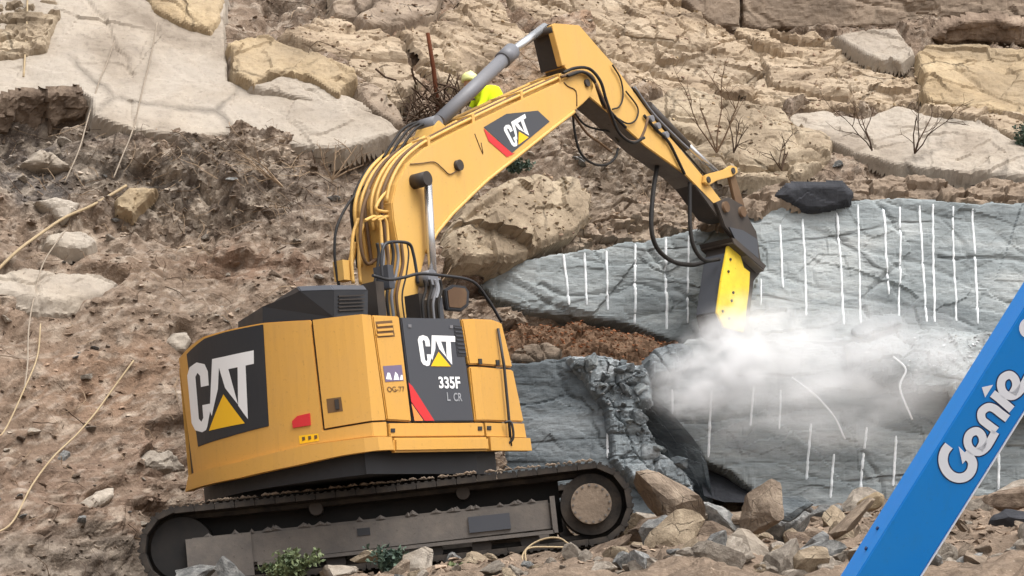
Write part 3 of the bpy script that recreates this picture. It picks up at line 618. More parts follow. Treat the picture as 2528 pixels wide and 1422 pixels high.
quads = np.stack([idx[:-1, :-1], idx[:-1, 1:], idx[1:, 1:], idx[1:, :-1]], -1).reshape(-1, 4)
HV = np.stack([HX, HY, HZ], -1).reshape(-1, 3)
hill = tri_mesh('hillside', HV, quads, 'terrain', None, False, np.clip(colr.reshape(-1, 3), 0, 1))
tag(hill, kind='structure')
def hill_point(px, py, out=0.0):
    """point of the finished slope nearest to a photo pixel"""
    p = hill_at(px, py); i = int(np.clip((p[2] + .6) / ST, 0, nz_ - 1)); j = int(np.clip((p[0] + 8.2) / ST, 0, nx_ - 1))
    q = np.array([HX[i, j], HY[i, j], HZ[i, j]]); n = np.array([NX[i, j], NY[i, j], NZ[i, j]])
    return q + n * out
# wings of the hill beyond the picture and the flat ground in front
def far_sheet(name, xs, zs):
    X, Z = np.meshgrid(xs, zs); Y = np.clip(Yh(np.clip(X, -9, 11), np.clip(Z, -.6, 12.6)) + np.maximum(0, Z - 12.6) * 1.2, 20, 60)
    Y = Y + 0.5 * fbm(X * .3, Z * .3, 3, 8)
    if xs[0] < -9: Y -= 0.0
    V = np.stack([X, Y, Z], -1).reshape(-1, 3); n2, n1 = X.shape; ii = np.arange(n1 * n2).reshape(n2, n1)
    q = np.stack([ii[:-1, :-1], ii[:-1, 1:], ii[1:, 1:], ii[1:, :-1]], -1).reshape(-1, 4)
    return tag(tri_mesh(name, V, q, 'terrain', None, False, np.tile(np.array(lin((146, 124, 104))[:3]), (len(V), 1))), kind='structure')
far_sheet('hillside_left_wing', np.linspace(-34, -8.1, 60), np.linspace(-2, 19, 60))
far_sheet('hillside_right_wing', np.linspace(10.1, 38, 60), np.linspace(-2, 19, 60))
far_sheet('hillside_crest', np.linspace(-8.3, 10.3, 60), np.linspace(12.5, 19, 24))
mesh('ground', [(-400, -400, -1.66), (400, -400, -1.66), (400, 30, -1.66), (-400, 30, -1.66)], [(0, 1, 2, 3)], 'ground')['kind'] = 'structure'

# ------------------------------------------------------------------ the excavator
Y_NEAR = 24.0                                   # outer plane of the near track
SR = at(1460, 1243, Y_NEAR); SL = at(445, 1352, Y_NEAR)
Tt = nrm(SR - SL); Yv = np.array([0, 1., 0]); Ut = nrm(np.cross(Tt, Yv)); 
if Ut[2] < 0: Ut = -Ut
TR = 0.43                                       # outer radius of the track at its ends
C0 = (SR + SL) / 2 + Yv * 1.6 - Ut * TR         # ground under the swing bearing
AZ = math.radians(53)
Fv = math.cos(AZ) * Tt + math.sin(AZ) * Yv; Lv = -math.sin(AZ) * Tt + math.cos(AZ) * Yv
def W(f, l, u): return C0 + f * Fv + l * Lv + u * Ut
def Wt(t, y, u): return C0 + t * Tt + y * Yv + u * Ut
def fu(px, py, l):
    d = on_plane(px, py, C0 + l * Lv, Lv) - C0; return (d @ Fv, d @ Ut)
RB, LS = 2.145, 1.28                              # tail radius, half width
FC = -math.sqrt(RB * RB - LS * LS); TH0 = math.atan2(LS, -FC)
F1, F2 = 0.12, 0.66                              # side panel: start of the front chamfer, front end
CH = math.radians(14)
S_LEFT = -2 * TH0 * RB                           # far left corner of the tail
def plan(s, off=0.0):
    """outline of the upper body: s < 0 round the tail, s > 0 along the right side"""
    if s < 0:
        a = TH0 - (-s) / RB; r = RB + off
        return (-r * math.cos(a), -r * math.sin(a))
    f = FC + s
    if f <= F1: return (f, -LS - off)
    k = f - F1; return (F1 + k * math.cos(CH) + off * math.sin(CH), -LS - off * math.cos(CH) + k * math.sin(CH))
def su(px, py):
    """photo pixel -> (s, height) on the body wall"""
    r = ray(px, py); o = -C0; of, ol, ou = o @ Fv, o @ Lv, o @ Ut; rf, rl, ru = r @ Fv, r @ Lv, r @ Ut
    a = rf * rf + rl * rl; b = 2 * (of * rf + ol * rl); c = of * of + ol * ol - RB * RB; D_ = b * b - 4 * a * c
    if D_ > 0 or px < 700:
        t = (-b - math.sqrt(max(D_, 0))) / (2 * a); f, l, u = of + t * rf, ol + t * rl, ou + t * ru
        if l > -LS and (f < 0 or px < 700): return (max(S_LEFT, -(TH0 - math.atan2(-l, -f)) * RB), u)
    t = (-LS - ol) / rl; f, u = of + t * rf, ou + t * ru
    if f > F1:
        n = np.array([math.sin(CH), -math.cos(CH)]); q = np.array([F1, -LS])
        t = ((q[0] - of) * n[0] + (q[1] - ol) * n[1]) / (rf * n[0] + rl * n[1]); f2 = of + t * rf; l2 = ol + t * rl; u = ou + t * ru
        return (F1 - FC + math.hypot(f2 - F1, l2 + LS) * (1 if f2 > F1 else -1), u)
    return (f - FC, u)
S_FRONT = F2 - FC
def wall_panel(name, poly, out, mat, parent, thick=0.02, bev=0.006, px=True, step=0.09):
    """polygon on the body wall bent round the tail"""
    P = [su(*p) for p in poly] if px else poly
    bm = bmesh.new(); vs = [bm.verts.new((p[0], p[1], 0)) for p in P]; bm.faces.new(vs)
    s0, s1 = min(p[0] for p in P), max(p[0] for p in P)
    cuts = [0.0, F1 - FC] + list(np.arange(math.floor(s0 / step) * step, 0, step))
    for c in cuts:
        if s0 + .003 < c < s1 - .003:
            bmesh.ops.bisect_plane(bm, geom=bm.verts[:] + bm.edges[:] + bm.faces[:], plane_co=(c, 0, 0), plane_no=(1, 0, 0))
    if thick > 0:
        r = bmesh.ops.extrude_face_region(bm, geom=bm.faces[:])
        for v in r['geom']:
            if isinstance(v, bmesh.types.BMVert): v.co.z = 1.0
        bmesh.ops.recalc_face_normals(bm, faces=bm.faces)
    for v in bm.verts:
        f, l = plan(v.co.x, out - thick * (1 - v.co.z) if thick > 0 else out); v.co = Vector(W(f, l, v.co.y))
    if bev and thick > 0:
        bmesh.ops.recalc_face_normals(bm, faces=bm.faces)
        es = [e for e in bm.edges if len(e.link_faces) == 2 and e.calc_face_angle(0) > 0.9]
        bmesh.ops.bevel(bm, geom=es, offset=bev, segments=2, affect='EDGES', clamp_overlap=True)
    me = bpy.data.meshes.new(name); bm.to_mesh(me); bm.free(); me.materials.append(M[mat])
    return link(name, me, parent)
def plate(name, poly, l0, l1, mat, parent, bev=0.012, px=True):
    P = [fu(p[0], p[1], l0) for p in poly] if px else poly
    V, F = prism_data([W(f, l0, u) for f, u in P], [W(f, l1, u) for f, u in P])
    o = mesh(name, V, F, mat, parent)
    if bev: bevelled(o, bev)
    return o
def fbox(name, f0, f1, l0, l1, u0, u1, mat, parent, bev=0.01):
    o = mesh(name, *box_data(W(f0, l0, u0), (f1 - f0) * Fv, (l1 - l0) * Lv, (u1 - u0) * Ut), mat, parent)
    return bevelled(o, bev) if bev else o
def pxs(pts, l): return [W(*((lambda q: (q[0], l, q[1]))(fu(p[0], p[1], l)))) for p in pts]
def hose(pts, l, r, mat='rubber', parent=None, n=7, name='hydraulic_hose', seg=8):
    if not isinstance(l, (list, tuple)): l = [l] * len(pts)
    P = [pxs([p], q)[0] for p, q in zip(pts, l)]
    return tube(name, spline(P, n), r, mat, parent, seg)
def cyl(name, A, B, r, mat, parent, seg=20): return tube(name, np.array([A, B]), r, mat, parent, seg)

CAT_C = [(.31,.64),(.31,.84),(.27,.95),(.155,1),(.045,.95),(0,.84),(0,.16),(.045,.05),(.155,0),(.22,.02),(.245,.07),(.30,.26),(.31,.38),(.19,.38),(.19,.2),(.155,.15),(.12,.2),(.12,.8),(.155,.85),(.19,.8),(.19,.64)]
CAT_A = [(.385,1),(.575,1),(.735,.30),(.60,.42),(.575,.53),(.505,.53),(.48,.85),(.45,.53),(.43,.38),(.36,.26),(.30,.12),(.285,.22)]
CAT_A = [(.385,1),(.575,1),(.745,.285),(.555,.555),(.478,.86),(.445,.56),(.325,.20),(.30,.28)]
CAT_T = [(.565,1),(1.0,1),(1.0,.81),(.875,.81),(.895,.05),(.83,.14),(.745,.27),(.755,.81),(.60,.81)]
CAT_Y = [(.265,.0),(.525,.47),(.845,.0)]
def bil(q, x, y):
    """quad TL, TR, BR, BL -> point"""
    q = np.array(q, float); t = q[0] * (1 - x) + q[1] * x; b = q[3] * (1 - x) + q[2] * x; return tuple(b * (1 - y) + t * y)
SEG7 = {'3': [(0,1),(1,1),(1,.5),(.25,.5),(1,.5),(1,0),(0,0)], '5': [(1,1),(0,1),(0,.55),(.9,.55),(1,.45),(1,0),(0,0)], 'F': [(1,1),(0,1),(0,.5),(.8,.5),(0,.5),(0,0)],
        'O': [(0,0),(0,1),(1,1),(1,0),(0,0)], 'G': [(1,1),(0,1),(0,0),(1,0),(1,.5),(.5,.5)], '-': [(.1,.5),(.9,.5)], '7': [(0,1),(1,1),(.35,0)], 'L': [(0,1),(0,0),(.8,0)], 'C': [(1,1),(0,1),(0,0),(1,0)],
        'R': [(0,0),(0,1),(1,1),(1,.5),(0,.5),(1,0)], '6': [(1,1),(0,1),(0,0),(1,0),(1,.5),(0,.5)]}
def ribbon2d(path, w):
    """list of quads (2-D) along a stroke"""
    Q = []; path = [np.array(p, float) for p in path]
    for a, b in zip(path[:-1], path[1:]):
        d = (b - a) / (np.linalg.norm(b - a) + 1e-9); n = np.array([-d[1], d[0]]) * w / 2; e = d * w / 2
        Q.append([a - e + n, b + e + n, b + e - n, a - e - n])
    return Q
def text_quads(txt, quad, gap=0.28, sw=0.17, asp=0.62):
    """stroke lettering inside a pixel quad; returns pixel quads"""
    n = len(txt); cw = 1.0 / (n + gap * (n - 1)); out = []
    for i, ch in enumerate(txt):
        x0 = i * cw * (1 + gap)
        for Q in ribbon2d([(x * asp, y) for x, y in SEG7[ch]], sw):
            out.append([bil(quad, x0 + q[0] / asp * cw, q[1]) for q in Q])
    return out
def merge_flat(name, polys3, mat, parent):
    V = []; F = []
    for k, p in enumerate(polys3):
        b = len(V); V += [np.asarray(q) for q in p]; F.append(tuple(range(b, b + len(p))))
    return mesh(name, V, F, mat, parent)

base = Wt(0, 0, 0)
EX = thing('excavator', base, 'large yellow tracked excavator with a hydraulic breaker on its raised arm', 'excavator')

# body core and its panels
def ring(off, u, n=40, s0=S_LEFT, s1=S_FRONT):
    return [W(*plan(s, off), u) for s in np.linspace(s0, s1, n)]
front_pts = lambda u: [W(F2, -0.45, u), W(F2, 0.45, u), W(F2, 1.25, u)]
UB, UT = 1.15, 2.47
core = prism_data(ring(-.035, UB + .03) + front_pts(UB + .03), ring(-.035, UT - .03) + front_pts(UT - .03))
mesh('body_core', *core, 'dark_steel', EX)
deck = prism_data(ring(-.15, UB - .22, 40) + front_pts(UB - .22), ring(-.15, UB + .03, 40) + front_pts(UB + .03))
mesh('swing_frame', *deck, 'black', EX)
cyl('swing_bearing', W(0, 0, .72), W(0, 0, UB - .2), 0.75, 'dark_steel', EX, 32)
cw = wall_panel('counterweight', [(441,884),(445,880),(500,832),(560,815),(650,797),(766,790),(797,1063),(955,1041),(957,1078),(755,1101),(600,1140),(478,1172)], 0.0, 'yellow', EX, 0.05, 0.012)
lb = wall_panel('lower_skirt', [(478,1172),(600,1140),(755,1101),(957,1080),(962,1112),(850,1125),(735,1150),(600,1180),(470,1214)], 0.055, 'yellow', EX, 0.09, 0.025)
# far left corner plate of the tail (turns away from view)
mesh('tail_corner', *prism_data([W(*plan(S_LEFT, 0), UB), W(*plan(S_LEFT, 0), UT - .1), W(-.2, LS, UT - .1), W(-.2, LS, UB)], [W(*plan(S_LEFT, -.05), UB), W(*plan(S_LEFT, -.05), UT - .1), W(-.2, LS - .05, UT - .1), W(-.2, LS - .05, UB)]), 'yellow', EX)
rd = wall_panel('rear_door', [(772,790),(915,778),(951,1037),(802,1058)], 0.004, 'yellow', EX, 0.05, 0.012)
sq = wall_panel('side_door', [(919,778),(985,781),(1016,1041),(956,1037)], 0.004, 'yellow', EX, 0.05, 0.012)
gp = wall_panel('grey_side_panel', [(990,784),(1135,787),(1170,1040),(1021,1041)], 0.004, 'panel_grey', EX, 0.05, 0.01)
ud = wall_panel('front_upper_door', [(1140,788),(1215,789),(1238,797),(1265,907),(1158,900)], 0.004, 'yellow', EX, 0.05, 0.014)
ld = wall_panel('front_lower_door', [(1159,905),(1266,913),(1293,1042),(1174,1040)], 0.004, 'yellow', EX, 0.05, 0.014)
wall_panel('sill_strip', [(959,1045),(1192,1044),(1196,1077),(962,1079)], 0.008, 'yellow', EX, 0.05, 0.008)
wall_panel('sill_strip', [(1196,1044),(1292,1046),(1298,1080),(1200,1077)], 0.008, 'yellow', EX, 0.05, 0.008)
sk = wall_panel('lower_skirt', [(964,1082),(1197,1080),(1200,1114),(966,1118)], 0.055, 'yellow', EX, 0.09, 0.022)
wall_panel('lower_skirt', [(1200,1080),(1298,1083),(1302,1114),(1203,1114)], 0.055, 'yellow', EX, 0.09, 0.022)
for (px, py) in ((968,1063),(1183,1058),(1205,1057)):
    wall_panel('bolt', [(px-5,py-5),(px+5,py-5),(px+5,py+5),(px-5,py+5)], 0.016, 'black', EX, 0.012, 0.002)
wall_panel('vent', [(926,794),(967,791),(974,831),(932,834)], 0.006, 'brown_ink', sq, 0.004, 0)
for k in range(3):
    y = 801 + k * 12; wall_panel('vent_louvre', [(928,y),(967,y-3),(969,y+3),(930,y+6)], 0.016, 'yellow', sq, 0.012, 0.002)
wall_panel('latch', [(806,985),(842,980),(847,1015),(810,1020)], 0.006, 'brown_ink', rd, 0.003, 0)
wall_panel('latch', [(826,987),(836,985),(839,1010),(829,1012)], 0.016, 'dark_steel', rd, 0.01, 0.002)
for p in ((1183,893),(1226,896)): wall_panel('latch', [(p[0]-4,p[1]-7),(p[0]+4,p[1]-7),(p[0]+5,p[1]+7),(p[0]-3,p[1]+7)], 0.016, 'black', ud, 0.012, 0.002)
for p in ((1010,805),(1113,807)): wall_panel('bolt', [(p[0]-4,p[1]-4),(p[0]+4,p[1]-4),(p[0]+4,p[1]+4),(p[0]-4,p[1]+4)], 0.012, 'grey_steel', gp, 0.008, 0.002)
wall_panel('grille', [(1118,803),(1138,806),(1150,880),(1128,880)], 0.008, 'black', gp, 0.004, 0)
for k in range(7):
    y = 808 + k * 10; x = 1120 + k * 1.6; wall_panel('grille_slat', [(x,y),(x+18,y+1),(x+18,y+4),(x,y+3)], 0.016, 'panel_grey', gp, 0.008, 0)
wall_panel('reflector', [(722,1040),(735,1027),(766,1020),(768,1050),(724,1057)], 0.014, 'red', cw, 0.012, 0.003)
wall_panel('warning_label', [(738,1076),(786,1070),(788,1088),(740,1096)], 0.003, 'logo_yellow', cw, 0, 0)
for k in range(3): wall_panel('warning_mark', [(746+k*15,1079-k*2),(753+k*15,1078-k*2),(754+k*15,1086-k*2),(747+k*15,1089-k*2)], 0.006, 'brown_ink', cw, 0, 0)
# big logo panel on the tail
wall_panel('logo_panel', [(462,874),(506,836),(560,819),(650,801),(664,1052),(560,1080),(490,1103)], 0.008, 'black', cw, 0.012, 0.003)
QB = [(462,900), (628,865), (630,1040), (478,1072)]
for nm, L_, mt, o_ in (('letter_c', CAT_C, 'white', .011), ('letter_a', CAT_A, 'white', .0115), ('letter_t', CAT_T, 'white', .011), ('logo_triangle', CAT_Y, 'logo_yellow', .012)):
    wall_panel(nm, [bil(QB, x, y) for x, y in L_], o_, mt, cw, 0, 0, step=.05)
QS = [(1028,827), (1122,830), (1124,905), (1040,904)]
for nm, L_, mt, o_ in (('letter_c', CAT_C, 'white', .008), ('letter_a', CAT_A, 'white', .0085), ('letter_t', CAT_T, 'white', .008), ('logo_triangle', CAT_Y, 'logo_yellow', .009)):
    wall_panel(nm, [bil(QS, x, y) for x, y in L_], o_, mt, gp, 0, 0)
def font_polys(txt, quad, bold=0.02):
    cu = bpy.data.curves.new('t', 'FONT'); cu.body = txt; cu.offset = bold; ob = bpy.data.objects.new('t', cu); col.objects.link(ob)
    dg = bpy.context.evaluated_depsgraph_get(); me = bpy.data.meshes.new_from_object(ob.evaluated_get(dg))
    V = np.array([v.co[:2] for v in me.vertices]); P = [tuple(p.vertices) for p in me.polygons]
    bpy.data.objects.remove(ob); bpy.data.curves.remove(cu); bpy.data.meshes.remove(me)
    mn, mx = V.min(0), V.max(0); V = (V - mn) / (mx - mn)
    return [bil(quad, x, y) for x, y in V], P
def wall_font(name, txt, quad, out, mat, parent, bold=0.02):
    V, P = font_polys(txt, quad, bold); mesh(name, [W(*plan(su(*p)[0], out), su(*p)[1]) for p in V], P, mat, parent)
def wall_text(name, quads, out, mat, parent):
    merge_flat(name, [[W(*plan(su(*p)[0], out + .0004 * i), su(*p)[1]) for p in q] for i, q in enumerate(quads)], mat, parent)
wall_font('model_number', '335F', [(1080,930),(1133,930),(1136,960),(1083,959)], .009, 'white', gp, .03)
wall_font('model_suffix', 'L', [(1101,969),(1109,969),(1111,990),(1103,990)], .009, 'grey_ink', gp)
wall_font('model_suffix', 'CR', [(1117,970),(1138,970),(1140,991),(1119,991)], .009, 'grey_ink', gp)
wall_panel('red_stripe', [(1007,944),(1017,954),(1071,1039),(1047,1039),(1014,992)], .008, 'red', gp, 0, 0)
wall_panel('orange_stripe', [(1014,996),(1044,1039),(1022,1039)], .0085, 'orange', gp, 0, 0)
wall_panel('purple_label', [(944,904),(990,901),(995,940),(950,943)], .008, 'purple', sq, 0, 0)
for q in ([(951,936),(955,920),(961,921),(966,938)], [(970,938),(974,918),(980,924),(984,938)], [(985,938),(988,926),(992,926),(993,938)]): wall_panel('label_mark', q, .0095, 'white', sq, 0, 0)
wall_font('fleet_number', 'OG-77', [(953,955),(996,954),(999,967),(956,968)], .009, 'brown_ink', sq, .01)

# hood, intake box, cab
hood = prism_data(ring(-.14, UT - .04, 30, S_LEFT, .9) + [W(F2 - .5, -.9, UT - .04), W(.1, .4, UT - .04), W(-.2, 1.2, UT - .04)], ring(-.38, UT + .05, 30, S_LEFT, .9) + [W(F2 - .6, -.8, UT + .05), W(.0, .4, UT + .05), W(-.3, 1.0, UT + .05)])
hd = mesh('engine_hood', *hood, 'black', EX)
tube('hood_handle', spline([W(*plan(-2.25, -.20), UT + .02), W(*plan(-2.2, -.16), UT + .10), W(*plan(-2.0, -.16), UT + .10), W(*plan(-1.95, -.20), UT + .02)], 6), .018, 'grey_steel', hd, 8)
def on_cyl(px, py, rr):
    r = ray(px, py); o = -C0; of, ol = o @ Fv, o @ Lv; rf, rl = r @ Fv, r @ Lv
    a = rf * rf + rl * rl; b = 2 * (of * rf + ol * rl); c = of * of + ol * ol - rr * rr
    t = (-b - math.sqrt(max(0, b * b - 4 * a * c))) / (2 * a); return r * t
def on_l(px, py, l): return on_plane(px, py, C0 + l * Lv, Lv)
bA, bB = on_cyl(648, 806, RB - .18), on_cyl(825, 784, RB - .18); bC = on_l(908, 780, -1.0)
tA, tB, tC = on_cyl(648, 757, RB - .18), on_cyl(825, 716, RB - .18), on_l(908, 716, -1.0)
tM = on_cyl(742, 719, RB - .18)
inw = nrm(Yv * .8 + Lv * .6); dd = inw * .9
rimup = Ut * .07 + inw * .10
V = [bA, bB, bC, bC + dd, bA + dd, tA, tM, tB, tC, tC + dd, tA + dd, tM + dd]
F = [(0, 1, 7, 6, 5), (1, 2, 8, 7), (2, 3, 9, 8), (0, 5, 10, 4), (5, 6, 11, 10), (3, 4, 10, 11, 9)]
ib = mesh('intake_box', V, F, 'black', EX)
cap_ = [tM, tB, tC, tC + dd, tM + dd]; capu = [p + rimup for p in cap_[:3]] + [p + Ut * .07 for p in cap_[3:]]
bevelled(mesh('intake_lid', *prism_data(cap_, capu), 'panel_grey', ib), .01)
for k in range(5):
    a0 = bB * (1 - .12) + bC * .12; a1 = bB * .12 + bC * .88; h0 = (tB - bB); y = .22 + k * .13
    n_ = nrm(np.cross(bC - bB, h0)); n_ = n_ if n_[1] < 0 else -n_
    p = a0 + h0 * y; e = a1 - a0
    mesh('grille_slat', *box_data(p + n_ * .001, e, h0 * .05, n_ * .012), 'dark_steel', ib)
cyl('exhaust_stub', W(-.9, .15, UT + .1), W(-.9, .15, UT + .42), .05, 'black', EX, 12)
cb = mesh('cab', *prism_data([W(.35, .45, 1.2), W(2.0, .45, 1.2), W(2.0, 1.28, 1.2), W(.35, 1.28, 1.2)], [W(.4, .5, 2.72), W(1.75, .5, 2.72), W(1.75, 1.23, 2.72), W(.4, 1.23, 2.72)]), 'black', EX)
bevelled(cb, .05)
mesh('cab_window', *box_data(W(.5, .452, 1.85), Fv * 1.1, Lv * .01, Ut * .75), 'glass', cb)
mesh('cab_window', *box_data(W(1.86, .55, 1.75), Lv * .6, Fv * .02, Ut * .85), 'glass', cb)

# boom
BN = -.28
BOOM = [(975,840),(983,700),(985,620),(972,545),(968,500),(978,455),(1005,405),(1045,368),(1090,342),(1170,302),(1300,240),(1390,199),(1425,182),(1447,180),(1462,195),(1466,216),(1456,240),(1440,256),(1416,276),(1357,322),(1269,392),(1204,443),(1174,471),(1115,529),(1076,576),(1052,625),(1036,690),(1030,760),(1030,840)]
bo = plate('boom', BOOM, BN, -BN, 'boom_yellow', EX, .012)
low = [fu(p[0], p[1] , BN) for p in [(1052,625),(1076,576),(1115,529),(1174,471),(1204,443),(1269,392),(1357,322),(1416,276)]]
tube('bottom_flange', [W(f, BN - .01, u) for f, u in low], .022, 'boom_yellow', bo, 6)
def disc(name, c, l0, l1, rpx, mat, parent, seg=24):
    f, u = fu(c[0], c[1], l0); r = rpx / (FPX / W(f, l0, u)[1]); return cyl(name, W(f, l0, u), W(f, l1, u), r, mat, parent, seg)
disc('boom_pin', (1137,407), BN - .05, BN + .02, 14, 'dark_steel', bo)
disc('cylinder_pin', (1056,440), BN - .20, BN + .02, 19, 'dark_steel', bo)
disc('nose_pin', (1452,204), BN - .03, BN + .02, 10, 'dark_steel', bo)
hose([(1013,405),(1040,403),(1072,400),(1092,415),(1110,430),(1130,420)], BN - .012, .007, 'hose_brown', bo, name='grease_line', seg=6)
hose([(1392,203),(1402,213),(1422,225),(1424,262)], BN - .005, .008, 'hose_brown', bo, 3, 'weld_seam', 6)
hose([(1172,330),(1192,380),(1188,352)], BN - .004, .005, 'hose_brown', bo, 3, 'weld_seam', 6)
merge_flat('decal', [pxs([(1194,314),(1250,281),(1328,273),(1357,300),(1264,378)], BN - .004)], 'panel_grey', bo)
merge_flat('red_stripe', [pxs([(1194,317),(1264,378),(1272,378),(1252,388),(1206,348)], BN - .0055)], 'red', bo)
QM = [(1240,314), (1296,281), (1312,334), (1268,366)]
for nm, L_, mt, o_ in (('letter_c', CAT_C, 'white', .007), ('letter_a', CAT_A, 'white', .0075), ('letter_t', CAT_T, 'white', .007), ('logo_triangle', CAT_Y, 'logo_yellow', .008)):
    merge_flat(nm, [pxs([bil(QM, x, y) for x, y in L_], BN - o_)], mt, bo)
# pipes that run up the back of the boom
top = [fu(p[0], p[1], BN) for p in [(985,640),(975,560),(968,500),(978,455),(1005,405),(1045,368),(1090,342),(1170,302),(1300,240),(1390,199),(1430,180)]]
def off_top(d, l, k0=0, k1=None):
    P = np.array(top); out = []
    for i in range(len(P)):
        t = P[min(i + 1, len(P) - 1)] - P[max(i - 1, 0)]; t = t / np.linalg.norm(t); n = np.array([-t[1], t[0]]); out.append(W(P[i][0] + d * n[0], l, P[i][1] + d * n[1]))
    return spline(out[k0:k1], 5)
for d, l, r, mt, k0 in ((.05, -.24, .018, 'boom_yellow', 2), (.06, -.18, .02, 'hose_brown', 0), (.05, -.10, .02, 'boom_yellow', 1), (.06, -.03, .02, 'boom_yellow', 1), (.06, .06, .02, 'hose_brown', 0), (.05, .13, .02, 'boom_yellow', 0), (.07, .2, .022, 'boom_yellow', 0), (.06, .26, .018, 'rubber', 0)):
    tube('boom_pipe', off_top(d, l, k0), r, mt, bo, 8)
for k, x in enumerate((1060, 1170, 1290, 1385)):
    y = np.interp(x, [1045, 1090, 1170, 1300, 1390], [368, 342, 302, 240, 199]); f, u = fu(x, y, BN)
    mesh('pipe_clamp', *box_data(W(f, -.26, u - .01), Fv * .05 + Ut * .02, Lv * .5, Ut * .11), 'boom_yellow', bo)
# looping hard lines low on the back of the boom
for dx, dy, l in ((0, 0, -.2), (14, -8, -.15), (28, -18, -.1)):
    hose([(958+dx,470+dy),(940+dx,490+dy),(928+dx,515+dy),(945+dx,522+dy),(968+dx,525+dy),(985+dx,545+dy),(988+dx*.4,580)], [l]*7, .018, 'boom_yellow', bo)
for dx in (0, 16, 32): hose([(900+dx,545),(925+dx,535),(938+dx,550),(942+dx,600),(944+dx,660),(950+dx,740)], -.2, .019, 'boom_yellow', bo)
for dx in (0, 18): hose([(885+dx,540),(872+dx,580),(868+dx,640),(872+dx,700)], .1, .02, 'boom_yellow', bo)
hose([(905,455),(862,500),(832,560),(826,620),(832,680),(840,720)], .22, .016, 'rubber', bo)
hose([(912,470),(895,520),(890,600),(905,650),(930,640)], .0, .02, 'hose_brown', bo)
hose([(875,600),(868,640),(855,672)], .2, .035, 'boom_yellow', bo)
mesh('swivel_block', *box_data(W(*(lambda q: (q[0], .12, q[1]))(fu(850, 690, .12))), Fv * .16, Lv * .14, Ut * .22), 'boom_yellow', bo)

# hoist cylinder beside the boom
hc = cyl('hoist_cylinder', *pxs([(1070,690),(1082,840)], BN - .10), .075, 'grey_steel', EX, 18)
cyl('cylinder_rod', *pxs([(1056,445),(1069,700)], BN - .10), .048, 'chrome', hc, 18)
disc('cylinder_collar', (1069,684), BN - .19, BN - .01, 20, 'grey_steel', hc)
hc2 = cyl('hoist_cylinder', *[p + Lv * (2 * -BN + .2) for p in pxs([(1070,690),(1082,840)], BN - .10)], .075, 'grey_steel', EX, 18)
cyl('cylinder_rod', *[p + Lv * (2 * -BN + .2) for p in pxs([(1056,445),(1069,700)], BN - .10)], .048, 'chrome', hc2, 18)

# stick cylinder on top of the boom
ac = cyl('stick_cylinder', *pxs([(1083,300),(1256,134)], 0), .086, 'grey_steel', EX, 20)
cyl('cylinder_gland', *pxs([(1240,149),(1264,126)], 0), .105, 'grey_steel', ac, 20)
cyl('cylinder_rod', *pxs([(1258,132),(1345,66)], 0), .052, 'chrome', ac, 16)
disc('cylinder_eye', (1082,303), -.12, .12, 20, 'grey_steel', ac)
plate('cylinder_bracket', [(1060,352),(1072,312),(1085,296),(1100,310),(1120,326)], -.14, .14, 'boom_yellow', bo, .01)
for dx in (0, 16, -14): hose([(1075+dx,300),(1040+dx,303),(1010+dx,318),(985+dx,350),(960+dx,390)], .1 - dx * .004, .016, 'rubber', ac)

# stick
SN = -.155
STICK = [(1368,57),(1431,62),(1475,113),(1514,157),(1573,237),(1613,291),(1666,351),(1740,439),(1786,500),(1800,525),(1782,524),(1691,430),(1593,360),(1508,283),(1450,235),(1393,165)]
st = plate('stick', STICK, SN, -SN, 'boom_yellow', EX, .01)
plate('rear_lug', [(1362,62),(1372,57),(1398,160),(1388,162)], SN - .03, SN + .05, 'boom_yellow', st, .006)
disc('stick_pin', (1367,72), SN - .02, -SN + .02, 11, 'dark_steel', st)
bot = [(1393,165),(1450,235),(1508,283),(1593,360),(1691,430),(1782,524)]
f0 = [fu(p[0], p[1], SN) for p in bot]
A_ = [W(f, SN + .004, u - .004) for f, u in f0]
V = A_ + [p + Lv * (-2 * SN - .008) for p in A_]; n_ = len(A_)
mesh('belly_shade', [v - Ut * .012 for v in V], [(i, i + 1, n_ + i + 1, n_ + i) for i in range(n_ - 1)], 'mud_steel', st)  # darker sheet paints the shaded underside of the yellow stick
f0 = [fu(p[0], p[1], SN) for p in [(1393,165),(1368,57)]]; A_ = [W(f - .012, SN + .03, u) for f, u in f0]
mesh('rear_plate', A_ + [p + Lv * .32 for p in A_], [(0, 1, 3, 2)], 'dark_steel', st)
# tool cylinder and linkage
bc = cyl('tool_cylinder', *pxs([(1598,262),(1694,362)], 0.0), .075, 'dark_steel', EX, 16)
cyl('cylinder_rod', *pxs([(1690,352),(1775,432)], -.02), .04, 'chrome', bc, 14)
hose([(1560,215),(1600,270),(1650,330),(1690,375),(1740,430)], SN + .02, .014, 'rubber', st)
hose([(1566,215),(1612,280),(1668,338),(1700,368)], SN - .02, .018, 'grey_steel', st)
hose([(1590,285),(1620,320),(1650,350),(1672,392),(1690,430)], SN - .03, .02, 'rubber', st)
for p in ((1612,292),(1628,310),(1648,332)): disc('hose_fitting', p, SN - .07, SN, 9, 'grey_steel', st, 12)
for l in (SN - .06, -SN + .01):
    lk = plate('link_arm', [(1742,432),(1752,428),(1790,418),(1806,408),(1820,412),(1822,426),(1808,436),(1770,446),(1750,458),(1740,450)], l, l + .05, 'boom_yellow', EX, .008)
    plate('link_rod', [(1800,432),(1814,428),(1838,505),(1842,528),(1828,532),(1818,510)], l + .055 if l < 0 else l - .055, l + .10 if l < 0 else l - .01, 'hose_brown', lk, .008)
for p in ((1751,443), (1812,421), (1836,522)): disc('link_pin', p, SN - .08, -SN + .08, 8, 'dark_steel', EX, 14)

